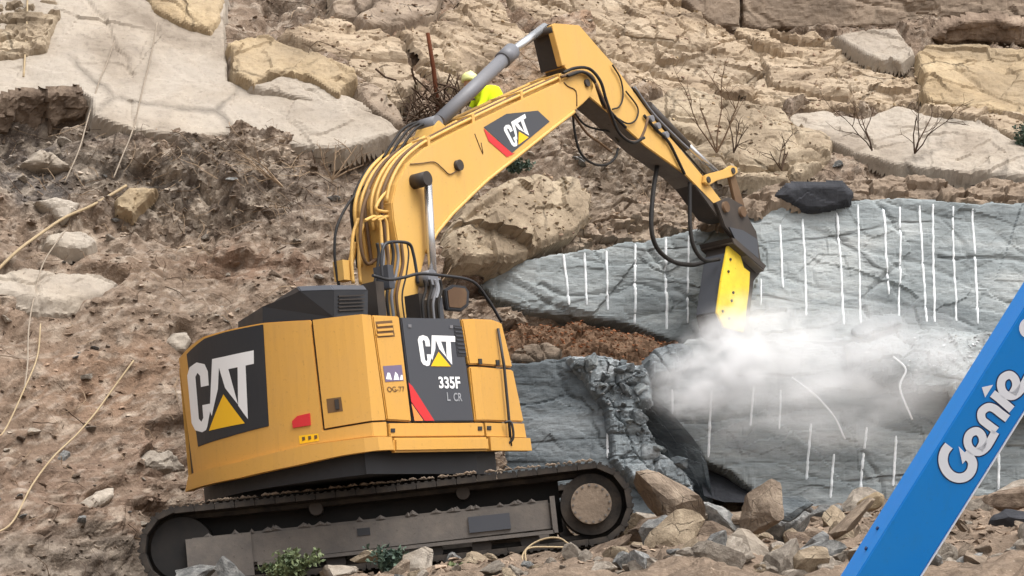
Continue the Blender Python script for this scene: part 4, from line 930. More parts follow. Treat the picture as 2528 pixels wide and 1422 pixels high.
# breaker and its bracket
br = plate('breaker', [(1797,600),(1886,664),(1862,694),(1846,835),(1786,835),(1771,772),(1782,687)], -.17, .17, 'dark_steel', EX, .015)
plate('side_plate', [(1797,607),(1823,611),(1837,660),(1852,671),(1850,716),(1836,820),(1788,808),(1770,772),(1782,687)], -.205, -.172, 'breaker_yellow', br, .006)
plate('side_plate', [(1797,607),(1823,611),(1837,660),(1852,671),(1850,716),(1836,820),(1788,808),(1770,772),(1782,687)], .172, .205, 'breaker_yellow', br, .006)
plate('back_plate', [(1789,625),(1796,627),(1776,770),(1768,768)], -.16, .16, 'panel_grey', br, .004)
for p in ((1805,640),(1800,670),(1812,722),(1808,742),(1786,768),(1802,786)): disc('bolt', p, -.222, -.2, 3.6, 'dark_steel', br, 10)
plate('top_flange', [(1806,586),(1818,590),(1893,656),(1886,666),(1812,602)], -.30, .22, 'dark_steel', br, .006)
plate('top_flange', [(1812,602),(1806,598),(1886,664),(1886,670)], -.29, .21, 'mud_steel', br, 0)
for l in (-.20, .14):
    plate('bracket_ear', [(1768,500),(1800,486),(1838,508),(1850,540),(1868,572),(1880,650),(1815,592),(1790,560)], l, l + .06, 'dark_steel', br, .01)
plate('bracket_rib', [(1800,560),(1835,568),(1870,590),(1874,640),(1815,590)], -.215, -.2, 'panel_grey', br, .005)
for p in ((1795,510), (1836,522)): disc('bracket_pin', p, -.24, .24, 14, 'hose_brown', br, 18)
plate('stick_tip', [(1735,452),(1786,500),(1812,520),(1800,545),(1770,535),(1712,455)], -.15, .15, 'dark_steel', st, .01)
cA, cB = pxs([(1818,830),(1796,985)], 0)
tube('chisel', np.array([cA, cA * .3 + cB * .7, cB]), [.075, .075, .03], 'grey_steel', br, 16)
# hoses round the boom nose and down the stick
hose([(1390,180),(1420,168),(1455,170),(1482,200),(1496,245),(1510,285),(1530,330),(1562,352),(1590,340)], [BN-.02]*3 + [BN-.08]*6, .02, 'rubber', st)
hose([(1400,188),(1440,178),(1470,205),(1490,255),(1520,290),(1545,315)], BN - .05, .02, 'rubber', st)
hose([(1385,190),(1430,176),(1462,188),(1476,225),(1490,262),(1506,270)], BN - .03, .017, 'hose_brown', st)
hose([(1512,160),(1532,195),(1538,235),(1530,262),(1512,270)], SN - .03, .011, 'rubber', st)
hose([(1545,225),(1574,265),(1570,295),(1550,305),(1524,292)], SN - .03, .011, 'rubber', st)
hose([(1470,205),(1500,270),(1520,315),(1548,345),(1575,348),(1590,325),(1600,290)], BN - .06, .018, 'hose_brown', st)
hose([(1414,272),(1418,320),(1432,375),(1462,403),(1495,407),(1518,390),(1526,366)], 0.0, .016, 'rubber', bo)
hose([(1412,270),(1440,305),(1470,318),(1508,326),(1528,350)], .08, .014, 'rubber', bo)
hose([(1416,284),(1450,330),(1480,352),(1510,375)], -.05, .016, 'hose_brown', bo)
hose([(1622,410),(1612,480),(1608,560),(1622,612),(1660,645),(1708,654),(1742,646)], 0.02, .030, 'rubber', br)
hose([(1703,420),(1703,500),(1704,560),(1713,610),(1738,642),(1775,640)], -.12, .027, 'rubber', br)
# rails and mirror on the deck
tube('grab_rail', spline(pxs([(944,690),(942,640),(950,604),(978,597),(1010,602),(1020,625),(1028,668),(1032,700)], -.72), 5), .018, 'black', EX, 8)
tube('grab_rail', spline(pxs([(920,680),(960,690),(1000,684),(1035,676),(1090,680),(1165,694),(1205,740),(1238,795)], -.85), 5), .017, 'black', EX, 8)
tube('grab_rail', np.array([W(*plan(S_FRONT + .02, .03), 2.50), W(*plan(S_FRONT + .03, .05), 2.1), W(*plan(S_FRONT + .01, .05), 1.55), W(*plan(S_FRONT - .02, .05), 1.22)]), .016, 'black', EX, 8)
tube('handle', spline([W(*plan(S_FRONT - .10, .04), 1.47), W(*plan(S_FRONT - .06, .10), 1.46), W(*plan(S_FRONT - .05, .10), 1.30), W(*plan(S_FRONT - .07, .04), 1.24)], 5), .014, 'black', EX, 8)
mr = plate('mirror', [(1098,715),(1120,702),(1150,706),(1160,720),(1158,755),(1140,768),(1105,765)], -.62, -.56, 'black', EX, .01)
plate('mirror_glass', [(1106,718),(1122,709),(1148,712),(1153,722),(1151,750),(1138,760),(1110,758)], -.63, -.621, 'hose_brown', mr, 0)
# valve block, manifold and hoses at the boom foot
for i, (x0, y0, w, h) in enumerate(((936,690,20,100),(962,650,14,60),(1040,720,12,70),(1086,730,12,60))):
    f, u = fu(x0, y0 + h, -.62); mesh('valve_block', *box_data(W(f, -.62, u), Fv * (w / 150), Lv * .2, Ut * (h / 240)), 'panel_grey' if i % 2 else 'dark_steel', EX)
for k in range(7):
    x = 925 + k * 12; hose([(x,790),(x-6,730),(x+4,680),(x+10,630+8*(k%3)),(x+6,600)], -.45 + .03 * k, .017, ('rubber','grey_steel','hose_brown')[k % 3], EX)
for k in range(4):
    x = 1046 + k * 13; hose([(x,795),(x-3,750),(x+5,715),(x+1,690)], -.66, .016, ('rubber','rubber','grey_steel')[k % 3], EX)
fbox('deck_box', -.4, .5, -1.1, -.75, 2.3, 2.46, 'black', EX)

# undercarriage
def track(y0, y1, near):
    zc = TR; hl = float(np.linalg.norm(SR - SL)) / 2
    tf = mesh('track_frame', *prism_data([Wt(-hl + .08, y0 + .09, .18), Wt(hl - .40, y0 + .09, .20), Wt(hl - .40, y0 + .09, .52), Wt(-hl + .08, y0 + .09, .52)], [Wt(-hl + .08, y1 - .09, .18), Wt(hl - .40, y1 - .09, .20), Wt(hl - .40, y1 - .09, .52), Wt(-hl + .08, y1 - .09, .52)]), 'mud_steel', EX)
    bevelled(tf, .03)
    if near:
        mesh('frame_lip', *box_data(Wt(-hl + .75, y0 + .05, .175), Tt * (2 * hl - 1.15), Yv * .06, Ut * .035), 'mud_steel', tf)
        mesh('frame_end', *box_data(Wt(hl - .41, y0 + .05, .18), Tt * .05, Yv * .3, Ut * .37), 'mud_steel', tf)
        mesh('frame_plate', *box_data(Wt(-hl + .05, y0 + .06, .05), Tt * .66, Yv * .05, Ut * .46), 'mud_steel', tf)
        mesh('frame_plate', *box_data(Wt(hl - 1.25, y0 + .07, .27), Tt * .42, Yv * .04, Ut * .16), 'panel_grey', tf)
        mesh('frame_slot', *box_data(Wt(-.30, y0 + .082, .36), Tt * .13, Yv * .03, Ut * .075), 'black', tf)
        r = random.Random(5)
        for k in range(26):
            t_ = -hl + .2 + r.random() * (2 * hl - .8); w_ = .05 + .10 * r.random()
            V, F = tube_data([Wt(t_, y0 + .13, .505), Wt(t_ + w_ * .5, y0 + .12, .52 + .02 * r.random()), Wt(t_ + w_, y0 + .13, .505)], [.008, .02 + .012 * r.random(), .008], 7); mesh('mud_clod', V, F, 'mud_steel', tf)
    for k in range(7):
        t_ = -hl + .55 + k * (2 * hl - 1.2) / 6; cyl('track_roller', Wt(t_, y0 + .12, .13), Wt(t_, y1 - .12, .13), .10, 'dark_steel', tf, 16)
    for k in range(2): cyl('carrier_roller', Wt(-.7 + k * 1.5, y0 + .18, TR * 2 - .17), Wt(-.7 + k * 1.5, y1 - .18, TR * 2 - .17), .07, 'dark_steel', tf, 14)
    sp = cyl('sprocket', Wt(hl, y0 + .10, zc), Wt(hl, y1 - .10, zc), .31, 'track', EX, 40)
    cyl('final_drive', Wt(hl, y0 + .01, zc), Wt(hl, y0 + .12, zc), .205, 'wall', sp, 40)
    for k in range(16):
        a = 2 * math.pi * k / 16; p = (.185 * math.cos(a), .185 * math.sin(a)); cyl('bolt', Wt(hl + p[0], y0 - .004, zc + p[1]), Wt(hl + p[0], y0 + .01, zc + p[1]), .012, 'mud_steel', sp, 8)
    idl = cyl('idler', Wt(-hl, y0 + .13, zc), Wt(-hl, y1 - .13, zc), .315, 'rubber', EX, 40)
    mesh('interior_shade_plate', *box_data(Wt(-hl + .05, y1 - .12, .2), Tt * (2 * hl - .35), Yv * .06, Ut * .60), 'rubber', tf)  # dark plate added so the track interior reads as shaded
    # belt of shoes
    rr = TR - .03; per = 4 * hl + 2 * math.pi * rr; ns = int(round(per / .205)); pitch = per / ns
    bl = mesh('track_chain', *join_data([tube_data([Wt(t, y, u) for t, u in loop_], .045, 6, False) for y in (y0 + .22, y1 - .22) for loop_ in [[belt(k / 60 * per, hl, rr - .07, rr)[:2] for k in range(61)]]]), 'track', EX)
    sv = []; sf = []
    for (x0, x1, z0, z1) in ((-.099, .099, -.05, .006), (-.09, -.06, .004, .022), (-.016, .014, .004, .018), (.056, .086, .004, .022), (-.06, .06, -.10, -.048)):
        b = len(sv); ya, yb = (0, y1 - y0) if z1 > 0 else (.2, y1 - y0 - .2)
        v, f = box_data((x0, ya, z0), (x1 - x0, 0, 0), (0, yb - ya, 0), (0, 0, z1 - z0)); sv += v; sf += [tuple(i + b for i in q) for q in f]
    me = None
    for k in range(ns):
        t_, u_, a_ = belt(k * pitch, hl, rr, rr); tx = math.cos(a_) * Tt + math.sin(a_) * Ut; uz = -math.sin(a_) * Tt + math.cos(a_) * Ut
        o_ = Wt(t_, y0, u_); mat = Matrix((tuple(tx) + (0,), tuple(Yv) + (0,), tuple(uz) + (0,), (0, 0, 0, 1))).transposed(); mat.translation = Vector(o_)
        if me is None: so = mesh('track_shoe', sv, sf, 'track', bl); me = so.data
        else: so = link('track_shoe', me, bl)
        so.matrix_basis = mat
def belt(d, hl, r, rp):
    """point on the belt path: (t, u, angle) for path length d measured at radius rp, offset radius r"""
    L1 = 2 * hl; L2 = math.pi * rp; per = 2 * (L1 + L2); d = d % per
    if d < L1: return (hl - d, TR + r - .0 - .015 * math.sin(math.pi * d / L1), math.pi * 0)
    d -= L1
    if d < L2: a = math.pi / 2 + d / rp; return (-hl + r * math.cos(a), TR + r * math.sin(a), a - math.pi / 2)
    d -= L2
    if d < L1: return (-hl + d, TR - r, math.pi)
    a = -math.pi / 2 + (d - L1) / rp; return (hl + r * math.cos(a), TR + r * math.sin(a), a - math.pi / 2)
def top_mud(y0, n, seed):
    rr = np.random.default_rng(seed); L_ = []
    for _ in range(n):
        t_ = rr.uniform(-2.0, 2.15); s_ = rr.uniform(.006, .018); c = Wt(t_, y0 + rr.uniform(-.01, .2), 2 * TR + .004)
        L_.append(tube_data([c - Tt * s_ * rr.uniform(1, 2.5), c + Ut * s_ * .8, c + Tt * s_ * rr.uniform(1, 2.5)], [s_ * .3, s_ * .8, s_ * .3], 6))
    o = mesh('packed_mud', *join_data(L_), 'wall', EX); o['kind'] = 'stuff'
top_mud(-1.6, 260, 4)
track(-1.6, -1.0, True); track(1.0, 1.6, False)
cbp = join_data([box_data(Wt(-.95, -.9, .38), Tt * 1.9, Yv * 1.8, Ut * .34), box_data(Wt(-1.5, -1.05, .30), Tt * .5, Yv * 2.1, Ut * .3), box_data(Wt(1.0, -1.05, .30), Tt * .5, Yv * 2.1, Ut * .3)])
mesh('car_body', *cbp, 'dark_steel', EX)
# ------------------------------------------------------------------ foreground bank
def zbank(x, y):
    x = np.asarray(x, float); y = np.asarray(y, float)
    p = 0.93 + (np.clip(x, -7, 5) + 1.27) * 0.107 - 0.03
    p = p - .30 * sstep(1.6, 2.4, x) + 0.16 * np.maximum(0, y - 25.5) * sstep(1.6, 2.6, x) - 0.10 * sstep(0.5, -.5, y - 23.4) * sstep(2.0, 1.0, x)
    k = sstep(9.0, 22.8, y)
    return -1.66 + (p + 1.66) * k
bx_ = np.arange(-9, 9.5, .05); by_ = np.arange(8, 31, .05); BX, BYg = np.meshgrid(bx_, by_)
fb1, _, cb1 = facet(BX * 2.6, BYg * 2.6, 201, 1.0); fb2, _, cb2 = facet(BX * 7, BYg * 7, 202, 1.0)
under = sstep(-4.6, -4.2, BX) * sstep(1.7, 1.3, BX) * sstep(23.7, 24.0, BYg) * sstep(27.6, 27.3, BYg)
BZ = zbank(BX, BYg) + blur(.10 * fb1 + .05 * fb2 + .10 * fbm(BX, BYg, 3, 203), 1) * (1 - under) - .05 * under
bc_ = np.tile(np.array(lin((118, 103, 89))[:3]), BX.shape + (1,)) * (0.75 + .6 * cb2)[..., None]
ii = np.arange(BX.size).reshape(BX.shape); q = np.stack([ii[:-1, :-1], ii[:-1, 1:], ii[1:, 1:], ii[1:, :-1]], -1).reshape(-1, 4)
BV = np.stack([BX, BYg, BZ], -1).reshape(-1, 3)
tag(tri_mesh('rubble_bank', BV, q, 'terrain', None, False, np.clip(bc_.reshape(-1, 3), 0, 1)), kind='structure')
def bank_at(px, py):
    for Y in np.arange(20.5, 30, .05):
        p = at(px, py, Y)
        if p[2] < float(zbank(p[0], p[1])): return p
    return at(px, py, 27.0)

# ------------------------------------------------------------------ loose stones
def rot_rand(r):
    q = r.normal(size=4); q /= np.linalg.norm(q); w, x, y, z = q
    return np.array([[1-2*(y*y+z*z), 2*(x*y-z*w), 2*(x*z+y*w)], [2*(x*y+z*w), 1-2*(x*x+z*z), 2*(y*z-x*w)], [2*(x*z-y*w), 2*(y*z+x*w), 1-2*(x*x+y*y)]])
def rock_shape(seed, sub=3, cuts=15, lo=.38, hi=.8, rough=.05):
    r = np.random.default_rng(seed); bm = bmesh.new(); bmesh.ops.create_icosphere(bm, subdivisions=sub, radius=1.0)
    V = np.array([v.co[:] for v in bm.verts]); F = [tuple(v.index for v in f.verts) for f in bm.faces]; bm.free()
    for _ in range(cuts):
        n = nrm(r.normal(size=3)); d = r.uniform(lo, hi); k = V @ n - d; V = V - np.maximum(k, 0)[:, None] * n
    V = V * (1 + rough * 2 * (fbm(V[:, 0] * 3 + seed, V[:, 1] * 3 + V[:, 2] * 2.1, 3, seed) + fbm(V[:, 2] * 4 + 3, V[:, 0] * 4 - V[:, 1], 3, seed + 1)))[:, None]
    V = V - (V.max(0) + V.min(0)) / 2; V = V / (V.max(0) - V.min(0)) * 2
    return V, F
ROCKS = [rock_shape(300 + k) for k in range(14)]
_rc = {}
def rock_mesh(k, mat):
    key = (k % len(ROCKS), mat)
    if key not in _rc:
        me = bpy.data.meshes.new('rock'); V, F = ROCKS[key[0]]; me.from_pydata(V.tolist(), [], F); me.materials.append(M[mat]); me.update(); _rc[key] = me
    return _rc[key]
def rock(name, k, mat, p, w, h, d, roll, label, group=None, cat='rock', yaw=0.0):
    o = link(name, rock_mesh(k, mat)); o.location = Vector(p)
    o.rotation_euler = (0, math.radians(-roll), yaw); o.scale = (w / 2, d / 2, h / 2)
    return tag(o, label, cat, group)
# (photo x, y, width px, height px, distance, material, roll, name, label)
BIG = [(1648,1232,205,105,25.6,'sand_b',-38,'boulder','tan boulder leaning behind the right end of the track'),
 (1640,1312,185,80,24.7,'stone_b',-4,'flat_rock','flat-topped brown rock beside the right end of the track'),
 (1770,1325,130,75,24.9,'stone_b',-12,'grey_rock','rough grey-brown rock right of the flat-topped brown one'),
 (1878,1252,112,130,25.4,'sand_b',8,'boulder','upright brown boulder standing below the dark cleft'),
 (1958,1258,95,70,26.2,'grey_d',-10,'dark_rock','dark grey rock right of the upright brown boulder'),
 (1885,1398,250,105,22.6,'sand',-30,'pale_slab','large pale flat slab in the rubble left of the blue boom'),
 (2010,1352,165,85,24.2,'stone_b',-20,'rough_rock','rough brown rock just left of the blue boom'),
 (2095,1292,175,36,25.0,'sand_b',42,'long_stone','long pale splinter of stone slanting up towards the blue boom'),
 (1500,1362,140,62,23.4,'stone_b',36,'slab_stone','grey-brown slab stone tilted up in front of the sprocket'),
 (1610,1382,120,85,23.7,'buff',-8,'rock_lump','buff rock lump among the weeds right of the tilted slab stone'),
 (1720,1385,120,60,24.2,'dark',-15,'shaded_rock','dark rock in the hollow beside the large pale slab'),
 (2490,1232,130,62,26.0,'stone_b',4,'rounded_rock','rounded brown rock at the right edge below the cut face'),
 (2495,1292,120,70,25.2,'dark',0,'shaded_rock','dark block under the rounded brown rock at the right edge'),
 (2395,1318,150,28,24.7,'sand_b',-38,'long_stone','long pale stone slanting down right of the blue boom'),
 (2345,1345,110,70,24.3,'stone_b',-10,'brown_block','brown block tucked against the right side of the blue boom'),
 (2395,1402,150,85,23.4,'sand_b',10,'peaked_rock','tan peaked rock at the bottom right of the blue boom'),
 (2500,1378,110,36,23.9,'sand',12,'pale_stone','pale flat stone at the right edge near the bottom'),
 (1022,1394,100,84,22.9,'sand',4,'pale_block','pale squarish block below the middle of the track'),
 (490,1420,110,50,23.3,'stone_g',5,'grey_stone','grey stone under the left end of the track frame'),
 (572,1412,85,62,23.1,'stone_g',-18,'grey_stone','peaked pale grey stone in front of the track frame'),
 (905,1376,84,34,23.5,'buff',14,'buff_stone','low buff stone touching the track frame left of the pale block'),
 (840,1418,90,46,23.0,'sand',0,'buff_stone','rounded buff stone at the bottom between two green weeds'),
 (1190,1395,110,60,23.3,'buff',-12,'buff_stone','buff stone left of the wire loop'),
 (1340,1392,100,60,23.2,'stone_b',10,'brown_stone','brown stone inside the wire loop'),
 (1430,1408,90,50,23.0,'stone',0,'brown_stone','pale brown stone right of the wire loop'),
 (2150,1240,70,44,26.0,'sand_y',15,'yellow_stone','small yellowish stone at the foot of the cut face left of the blue boom'),
 (2200,1330,110,60,25.0,'stone',-25,'pinkish_stone','pinkish grey stone half hidden behind the blue boom')]
for i, (px, py, w, h, Y, m, roll, nm, lab) in enumerate(BIG):
    s = Y / FPX; rock(nm, i * 5 + 3, m, at(px, py, Y), w * s, h * s, max(w, h) * s * .8, roll, lab)
r = np.random.default_rng(77)
for i in range(296):                               # the rest of the rubble
    px = r.uniform(400, 1570) if i < 110 else r.uniform(1560, 2560); top_ = np.interp(px, [430, 620, 1000, 1400, 1560, 1700, 1900, 2200, 2560], [1398, 1386, 1364, 1350, 1300, 1262, 1280, 1250, 1235])
    py = r.uniform(top_ if i < 205 else (1365 if i < 250 else 1395), 1445); p = bank_at(px, py); sz = (24 + (60 if px < 1560 else 130) * r.random() ** 2) * p[1] / FPX
    asp = r.uniform(.45, .9); m = ('stone', 'stone', 'stone', 'stone_g', 'sand_b', 'buff')[int(r.integers(6))]
    cw_ = {'stone': 'pale', 'stone_b': 'dark brown', 'stone_g': 'grey', 'sand_b': 'tan', 'buff': 'buff'}[m]; zn = 'in front of the track' if px < 1560 else ('in the rubble between track and blue boom' if px < 2200 else 'in the rubble right of the blue boom')
    lab = ('small' if sz < .25 else 'medium') + ' ' + cw_ + ' broken rock ' + zn
    rock('rubble_rock', i, m, p + np.array([0, 0, sz * .12]), sz, sz * asp, sz * r.uniform(.6, 1.1), r.uniform(-40, 40), lab, 'rubble rocks ' + zn, yaw=r.uniform(0, 6.28))
for i in range(34):                                # broken blocks on the shoulder of the grey block
    px = r.uniform(1425, 1600); py = r.uniform(885, 960) if i < 20 else r.uniform(960, 1200); px = px if i < 20 else np.interp(py, [960, 1200], [1555, 1690]) + r.uniform(-50, 25)
    p = CR.pt(px, py, .02); sz = (16 + 40 * r.random() ** 2) * p[1] / FPX
    rock('broken_block', i, ('crush', 'grey', 'grey_d')[int(r.integers(3))], p, sz, sz * r.uniform(.4, .8), sz * .7, r.uniform(-45, 45), 'angular pale grey block lodged on the fractured rock beside the cleft', 'blocks on the fractured rock', yaw=r.uniform(0, 6.28))
# countable stones on the slope
cnt = 0
for i in range(900):
    if cnt >= 170: break
    px, py = r.uniform(-40, 1180), r.uniform(340, 1440)
    if r.random() < .35: px, py = r.uniform(1000, 2500), r.uniform(60, 480)
    p = hill_point(px, py, .01)
    sz = (10 + 30 * r.random() ** 2.2) * p[1] / FPX; cnt += 1
    if px < 1180 and py > 330: lab, g = 'small loose stone lying on the brown slope left of the excavator', 'loose stones on the slope at left'
    else: lab, g = 'small loose stone on the upper slope behind the arm', 'loose stones on the upper slope'
    m = ('stone', 'stone', 'sand', 'stone_b', 'stone_g')[int(r.integers(5))]; cw_ = {'stone': 'buff', 'stone_b': 'dark brown', 'stone_g': 'grey', 'sand': 'pale'}[m]
    lab = lab.replace('small loose', 'small ' + cw_ + ' loose')
    if px < 1180 and py > 330: lab = lab.replace('brown slope', 'upper brown slope' if py < 800 else 'lower brown slope')
    rock('loose_stone', i, m, p, sz * 1.2, sz * r.uniform(.35, .7), sz, r.uniform(-35, 35), lab, g, cat='stone', yaw=r.uniform(0, 6.28))
# uncountable grit, chips and twigs
def shard(seed):
    rr = np.random.default_rng(seed); bm = bmesh.new()
    for _ in range(9): bm.verts.new(rr.uniform(-1, 1, 3))
    h = bmesh.ops.convex_hull(bm, input=bm.verts[:]); 
    bmesh.ops.delete(bm, geom=[v for v in bm.verts if not v.link_faces], context='VERTS'); bmesh.ops.triangulate(bm, faces=bm.faces[:])
    bm.verts.index_update(); V = np.array([v.co[:] for v in bm.verts]); T = np.array([[v.index for v in f.verts] for f in bm.faces]); bm.free(); return V, T
SH = [shard(k) for k in range(10)]
def scatter(name, pos, size, colr_, label, flat=.55):
    rr = np.random.default_rng(len(pos)); VV = []; TT = []; CC = []; b = 0
    kind = rr.integers(0, len(SH), len(pos))
    for k, (V, T) in enumerate(SH):
        id_ = np.where(kind == k)[0]
        if not len(id_): continue
        R_ = np.array([rot_rand(rr) for _ in id_]); sc = size[id_][:, None] * rr.uniform(.5, 1.0, (len(id_), 3)) * np.array([1, 1, flat])
        v = np.einsum('nij,vj->nvi', R_, V) * sc[:, None]; v = v + pos[id_][:, None]
        TT.append((T[None] + (np.arange(len(id_)) * len(V))[:, None, None]).reshape(-1, 3) + b); VV.append(v.reshape(-1, 3)); CC.append(np.repeat(colr_[id_], len(V), 0)); b += len(id_) * len(V)
    o = tri_mesh(name, np.concatenate(VV), np.concatenate(TT), 'attr', None, False, np.clip(np.concatenate(CC), 0, 1)); tag(o, label, kind='stuff'); o['category'] = 'debris'; return o
fc = colr.reshape(-1, 3); Pf = PP.reshape(-1, 2); rm = rough_m.ravel()
vis = (Pf[:, 0] > -60) & (Pf[:, 0] < 2590) & (Pf[:, 1] > -60) & (Pf[:, 1] < 1480)
wgt = vis * (.35 + rm); wgt = wgt / wgt.sum(); N_ = 17000
pick = rng.choice(len(fc), N_, p=wgt); sz = 0.014 + 0.062 * rng.random(N_) ** 2.4
tone = np.where(rng.random(N_) < .5, rng.uniform(1.15, 1.8, N_), rng.uniform(.65, 1.1, N_))[:, None]
cc = fc[pick] * tone * .8 + np.array(lin((190, 176, 160))[:3]) * (tone > 1.2) * .15
scatter('slope_debris', HV[pick], sz, cc, 'chips and grit strewn all over the brown slope')
vis = (BV[:, 1] > 21) & (BV[:, 1] < 29.5) & (BV[:, 0] > -5.5) & (BV[:, 0] < 7); vis &= ~((BV[:, 0] > -4.4) & (BV[:, 0] < 1.6) & (BV[:, 1] > 23.9) & (BV[:, 1] < 27.5)); id_ = np.where(vis)[0]
pick = rng.choice(id_, 9000); sz = 0.014 + 0.075 * rng.random(9000) ** 2.2; tone = rng.uniform(.5, 2.0, 9000)[:, None]
scatter('bank_debris', BV[pick], sz, bc_.reshape(-1, 3)[pick] * tone, 'chips and gravel between the foreground rocks')
def sp_(slabobj, n, x0, x1, y0, y1, base, s0, s1, seed):
    rr = np.random.default_rng(seed); pos = []; 
    for _ in range(n): pos.append(slabobj.pt(rr.uniform(x0, x1), rr.uniform(y0, y1), .01))
    return np.array(pos), rr.uniform(s0, s1, n) ** 1.0, np.array(lin(base)[:3]) * rr.uniform(.5, 1.4, n)[:, None]
a_ = sp_(SO, 500, 1250, 1690, 795, 880, (146, 98, 68), .008, .04, 1); b_ = sp_(CR, 60, 1430, 1600, 890, 1050, (190, 194, 197), .008, .035, 2); c_ = sp_(DU, 160, 2130, 2520, 830, 920, (190, 192, 194), .008, .04, 3)
scatter('ledge_debris', np.concatenate([a_[0], b_[0], c_[0]]), np.concatenate([a_[1], b_[1], c_[1]]), np.concatenate([a_[2], b_[2], c_[2]]), 'soil clods and white chips on the ledges of the cut rock')
lp_, ls_, lc_ = [], [], []
rr = np.random.default_rng(15)
for sl in LEDGES:
    x0, y0 = sl.poly.min(0); x1, y1 = sl.poly.max(0); n_ = int((min(x1, 2560) - max(x0, -20)) * (y1 - max(y0, -20)) / 260)
    for _ in range(max(0, n_)):
        x, y = rr.uniform(max(x0, -20), min(x1, 2560)), rr.uniform(max(y0, -20), y1); a, b = sl.ab(x, y)
        i = int((b - sl.b0) / sl.h); j = int((a - sl.a0) / sl.h)
        if 0 <= i < sl.d.shape[0] and 0 <= j < sl.d.shape[1] and sl.d[i, j] > .02:
            lp_.append(sl.pt(x, y, .005)); ls_.append(.012 + .05 * rr.random() ** 2.5); lc_.append(np.array(lin((150, 132, 112))[:3]) * rr.uniform(.7, 1.4) * np.array([1, rr.uniform(.93, 1.02), rr.uniform(.85, 1.05)]))
scatter('upper_debris', np.array(lp_), np.array(ls_), np.array(lc_), 'small stones and chips lying on the upper ledges')
def twigs(name, n, mat, label, w_, smin, smax, seed, rad=(.003, .008)):
    rr = np.random.default_rng(seed); id_ = rng.choice(len(fc), n, p=w_ / w_.sum()); V = []; T = []; nf = np.stack([NX, NY, NZ], -1).reshape(-1, 3)
    for i in id_:
        c = HV[i]; nn = nf[i]; d = nrm(np.cross(nn, rr.normal(size=3))); L = rr.uniform(smin, smax) * rr.random() ** .7; e = nrm(np.cross(nn, d)); bend = rr.normal(0, .22) * L; lift = rr.uniform(.01, .10); b0 = len(V); rd = rr.uniform(*rad)
        for k in range(5):
            t = k / 4 - .5; p = c + d * L * t + e * bend * (1 - 4 * t * t) + nn * (lift * (1 - 2.2 * abs(t)) + .012); rk = rd * (1 - .5 * (k / 4))
            for a in range(3):
                an = a * 2.0944; V.append(p + rk * (math.cos(an) * e + math.sin(an) * nn))
        for k in range(4):
            for a in range(3):
                a0 = b0 + k * 3 + a; a1 = b0 + k * 3 + (a + 1) % 3; T.append((a0, a1, a1 + 3, a0 + 3))
    o = tri_mesh(name, np.array(V), np.array(T), mat); tag(o, label, kind='stuff'); o['category'] = 'twigs'
px_, py_ = Pf[:, 0], Pf[:, 1]; vis = (px_ > -40) & (px_ < 2570) & (py_ > -40) & (py_ < 1460)
zone = vis * (.25 + 1.5 * np.exp(-(((px_ - 600) / 420) ** 2 + ((py_ - 450) / 130) ** 2)) + 1.0 * np.exp(-(((px_ - 1050) / 350) ** 2 + ((py_ - 150) / 160) ** 2)) + .9 * np.exp(-(((px_ - 1800) / 400) ** 2 + ((py_ - 250) / 170) ** 2)))
twigs('dry_twigs', 1500, 'twig', 'dry pale twigs and roots strewn over the slope', zone, .15, .8, 11)
twigs('dark_roots', 1100, 'twig_d', 'dark dead roots tangled over the slope', zone, .15, .9, 12)

# ------------------------------------------------------------------ rods, ropes and wires on the slope
def rope(name, pts, r_, mat, label, out=.10, cat='rope', seg=6, on=None):
    P = [hill_point(p[0], p[1], out) if len(p) == 2 else at(*p) for p in pts]
    if on is not None: P = [on.pt(p[0], min(p[1], 305), .05) if p[1] < 330 else q for p, q in zip(pts, P)]
    Y = np.array([p[1] for p in P]); ys = np.convolve(np.pad(Y, 1, mode='edge'), [.25, .5, .25], 'valid') - .05
    P = [at(*(pt[:2]), y) for pt, y in zip(pts, ys)]
    return tag(tube(name, spline(P, 6), r_, mat, None, seg), label, cat)
rope('pale_rod', [(-30,690),(40,622),(100,577),(160,537),(220,511),(265,486),(312,458)], .020, 'rope', 'long pale bent rod across the slope at the left edge', .12, 'rod')
rope('thin_rope', [(388,55),(372,140),(350,230),(328,320),(300,390),(280,440)], .010, 'rope_grey', 'thin rope hanging down the pale slab, right one of two', .30, on=S1)
rope('thin_rope', [(283,100),(262,160),(245,200),(215,300),(195,370),(160,450)], .010, 'rope_grey', 'thin rope hanging down the pale slab, left one of two', .30, on=S1)
rope('thin_rope', [(68,-20),(66,60),(62,130),(58,190)], .014, 'rope', 'short pale rope in the top left corner over the grey rock', .42, on=S1)
rope('thin_rope', [(160,570),(112,640),(92,700),(72,800),(68,900),(60,960)], .010, 'rope_grey', 'thin grey rope over the pale rounded boulder at the left edge', .26)
rope('pale_root', [(330,890),(275,965),(235,1020),(190,1072),(130,1130),(78,1200),(30,1290),(-20,1320)], .011, 'rope', 'long pale root running down the reddish slope at lower left', .08, 'root')
rope('thin_rope', [(100,800),(92,880),(60,960),(10,1065),(-20,1080)], .010, 'rope', 'thin pale cord along the left edge of the reddish slope', .09)
rope('white_cord', [(1955,932,30.9),(2012,975,30.9),(2060,1030,30.9),(2086,1085,30.9)], .014, 'cord', 'white cord curving down the lower rock face under the dust', cat='cord')
rope('white_cord', [(2205,880,30.85),(2236,912,30.85),(2222,958,30.9),(2252,1036,30.9)], .014, 'cord', 'white cord zigzagging down beside the blue boom', cat='cord')
lp = [at(1345 + 56 * math.cos(a), 1364 + 34 * math.sin(a) - 14 * math.cos(a), 23.0 - .15 * math.sin(a)) for a in np.linspace(0, 2 * math.pi, 15)]
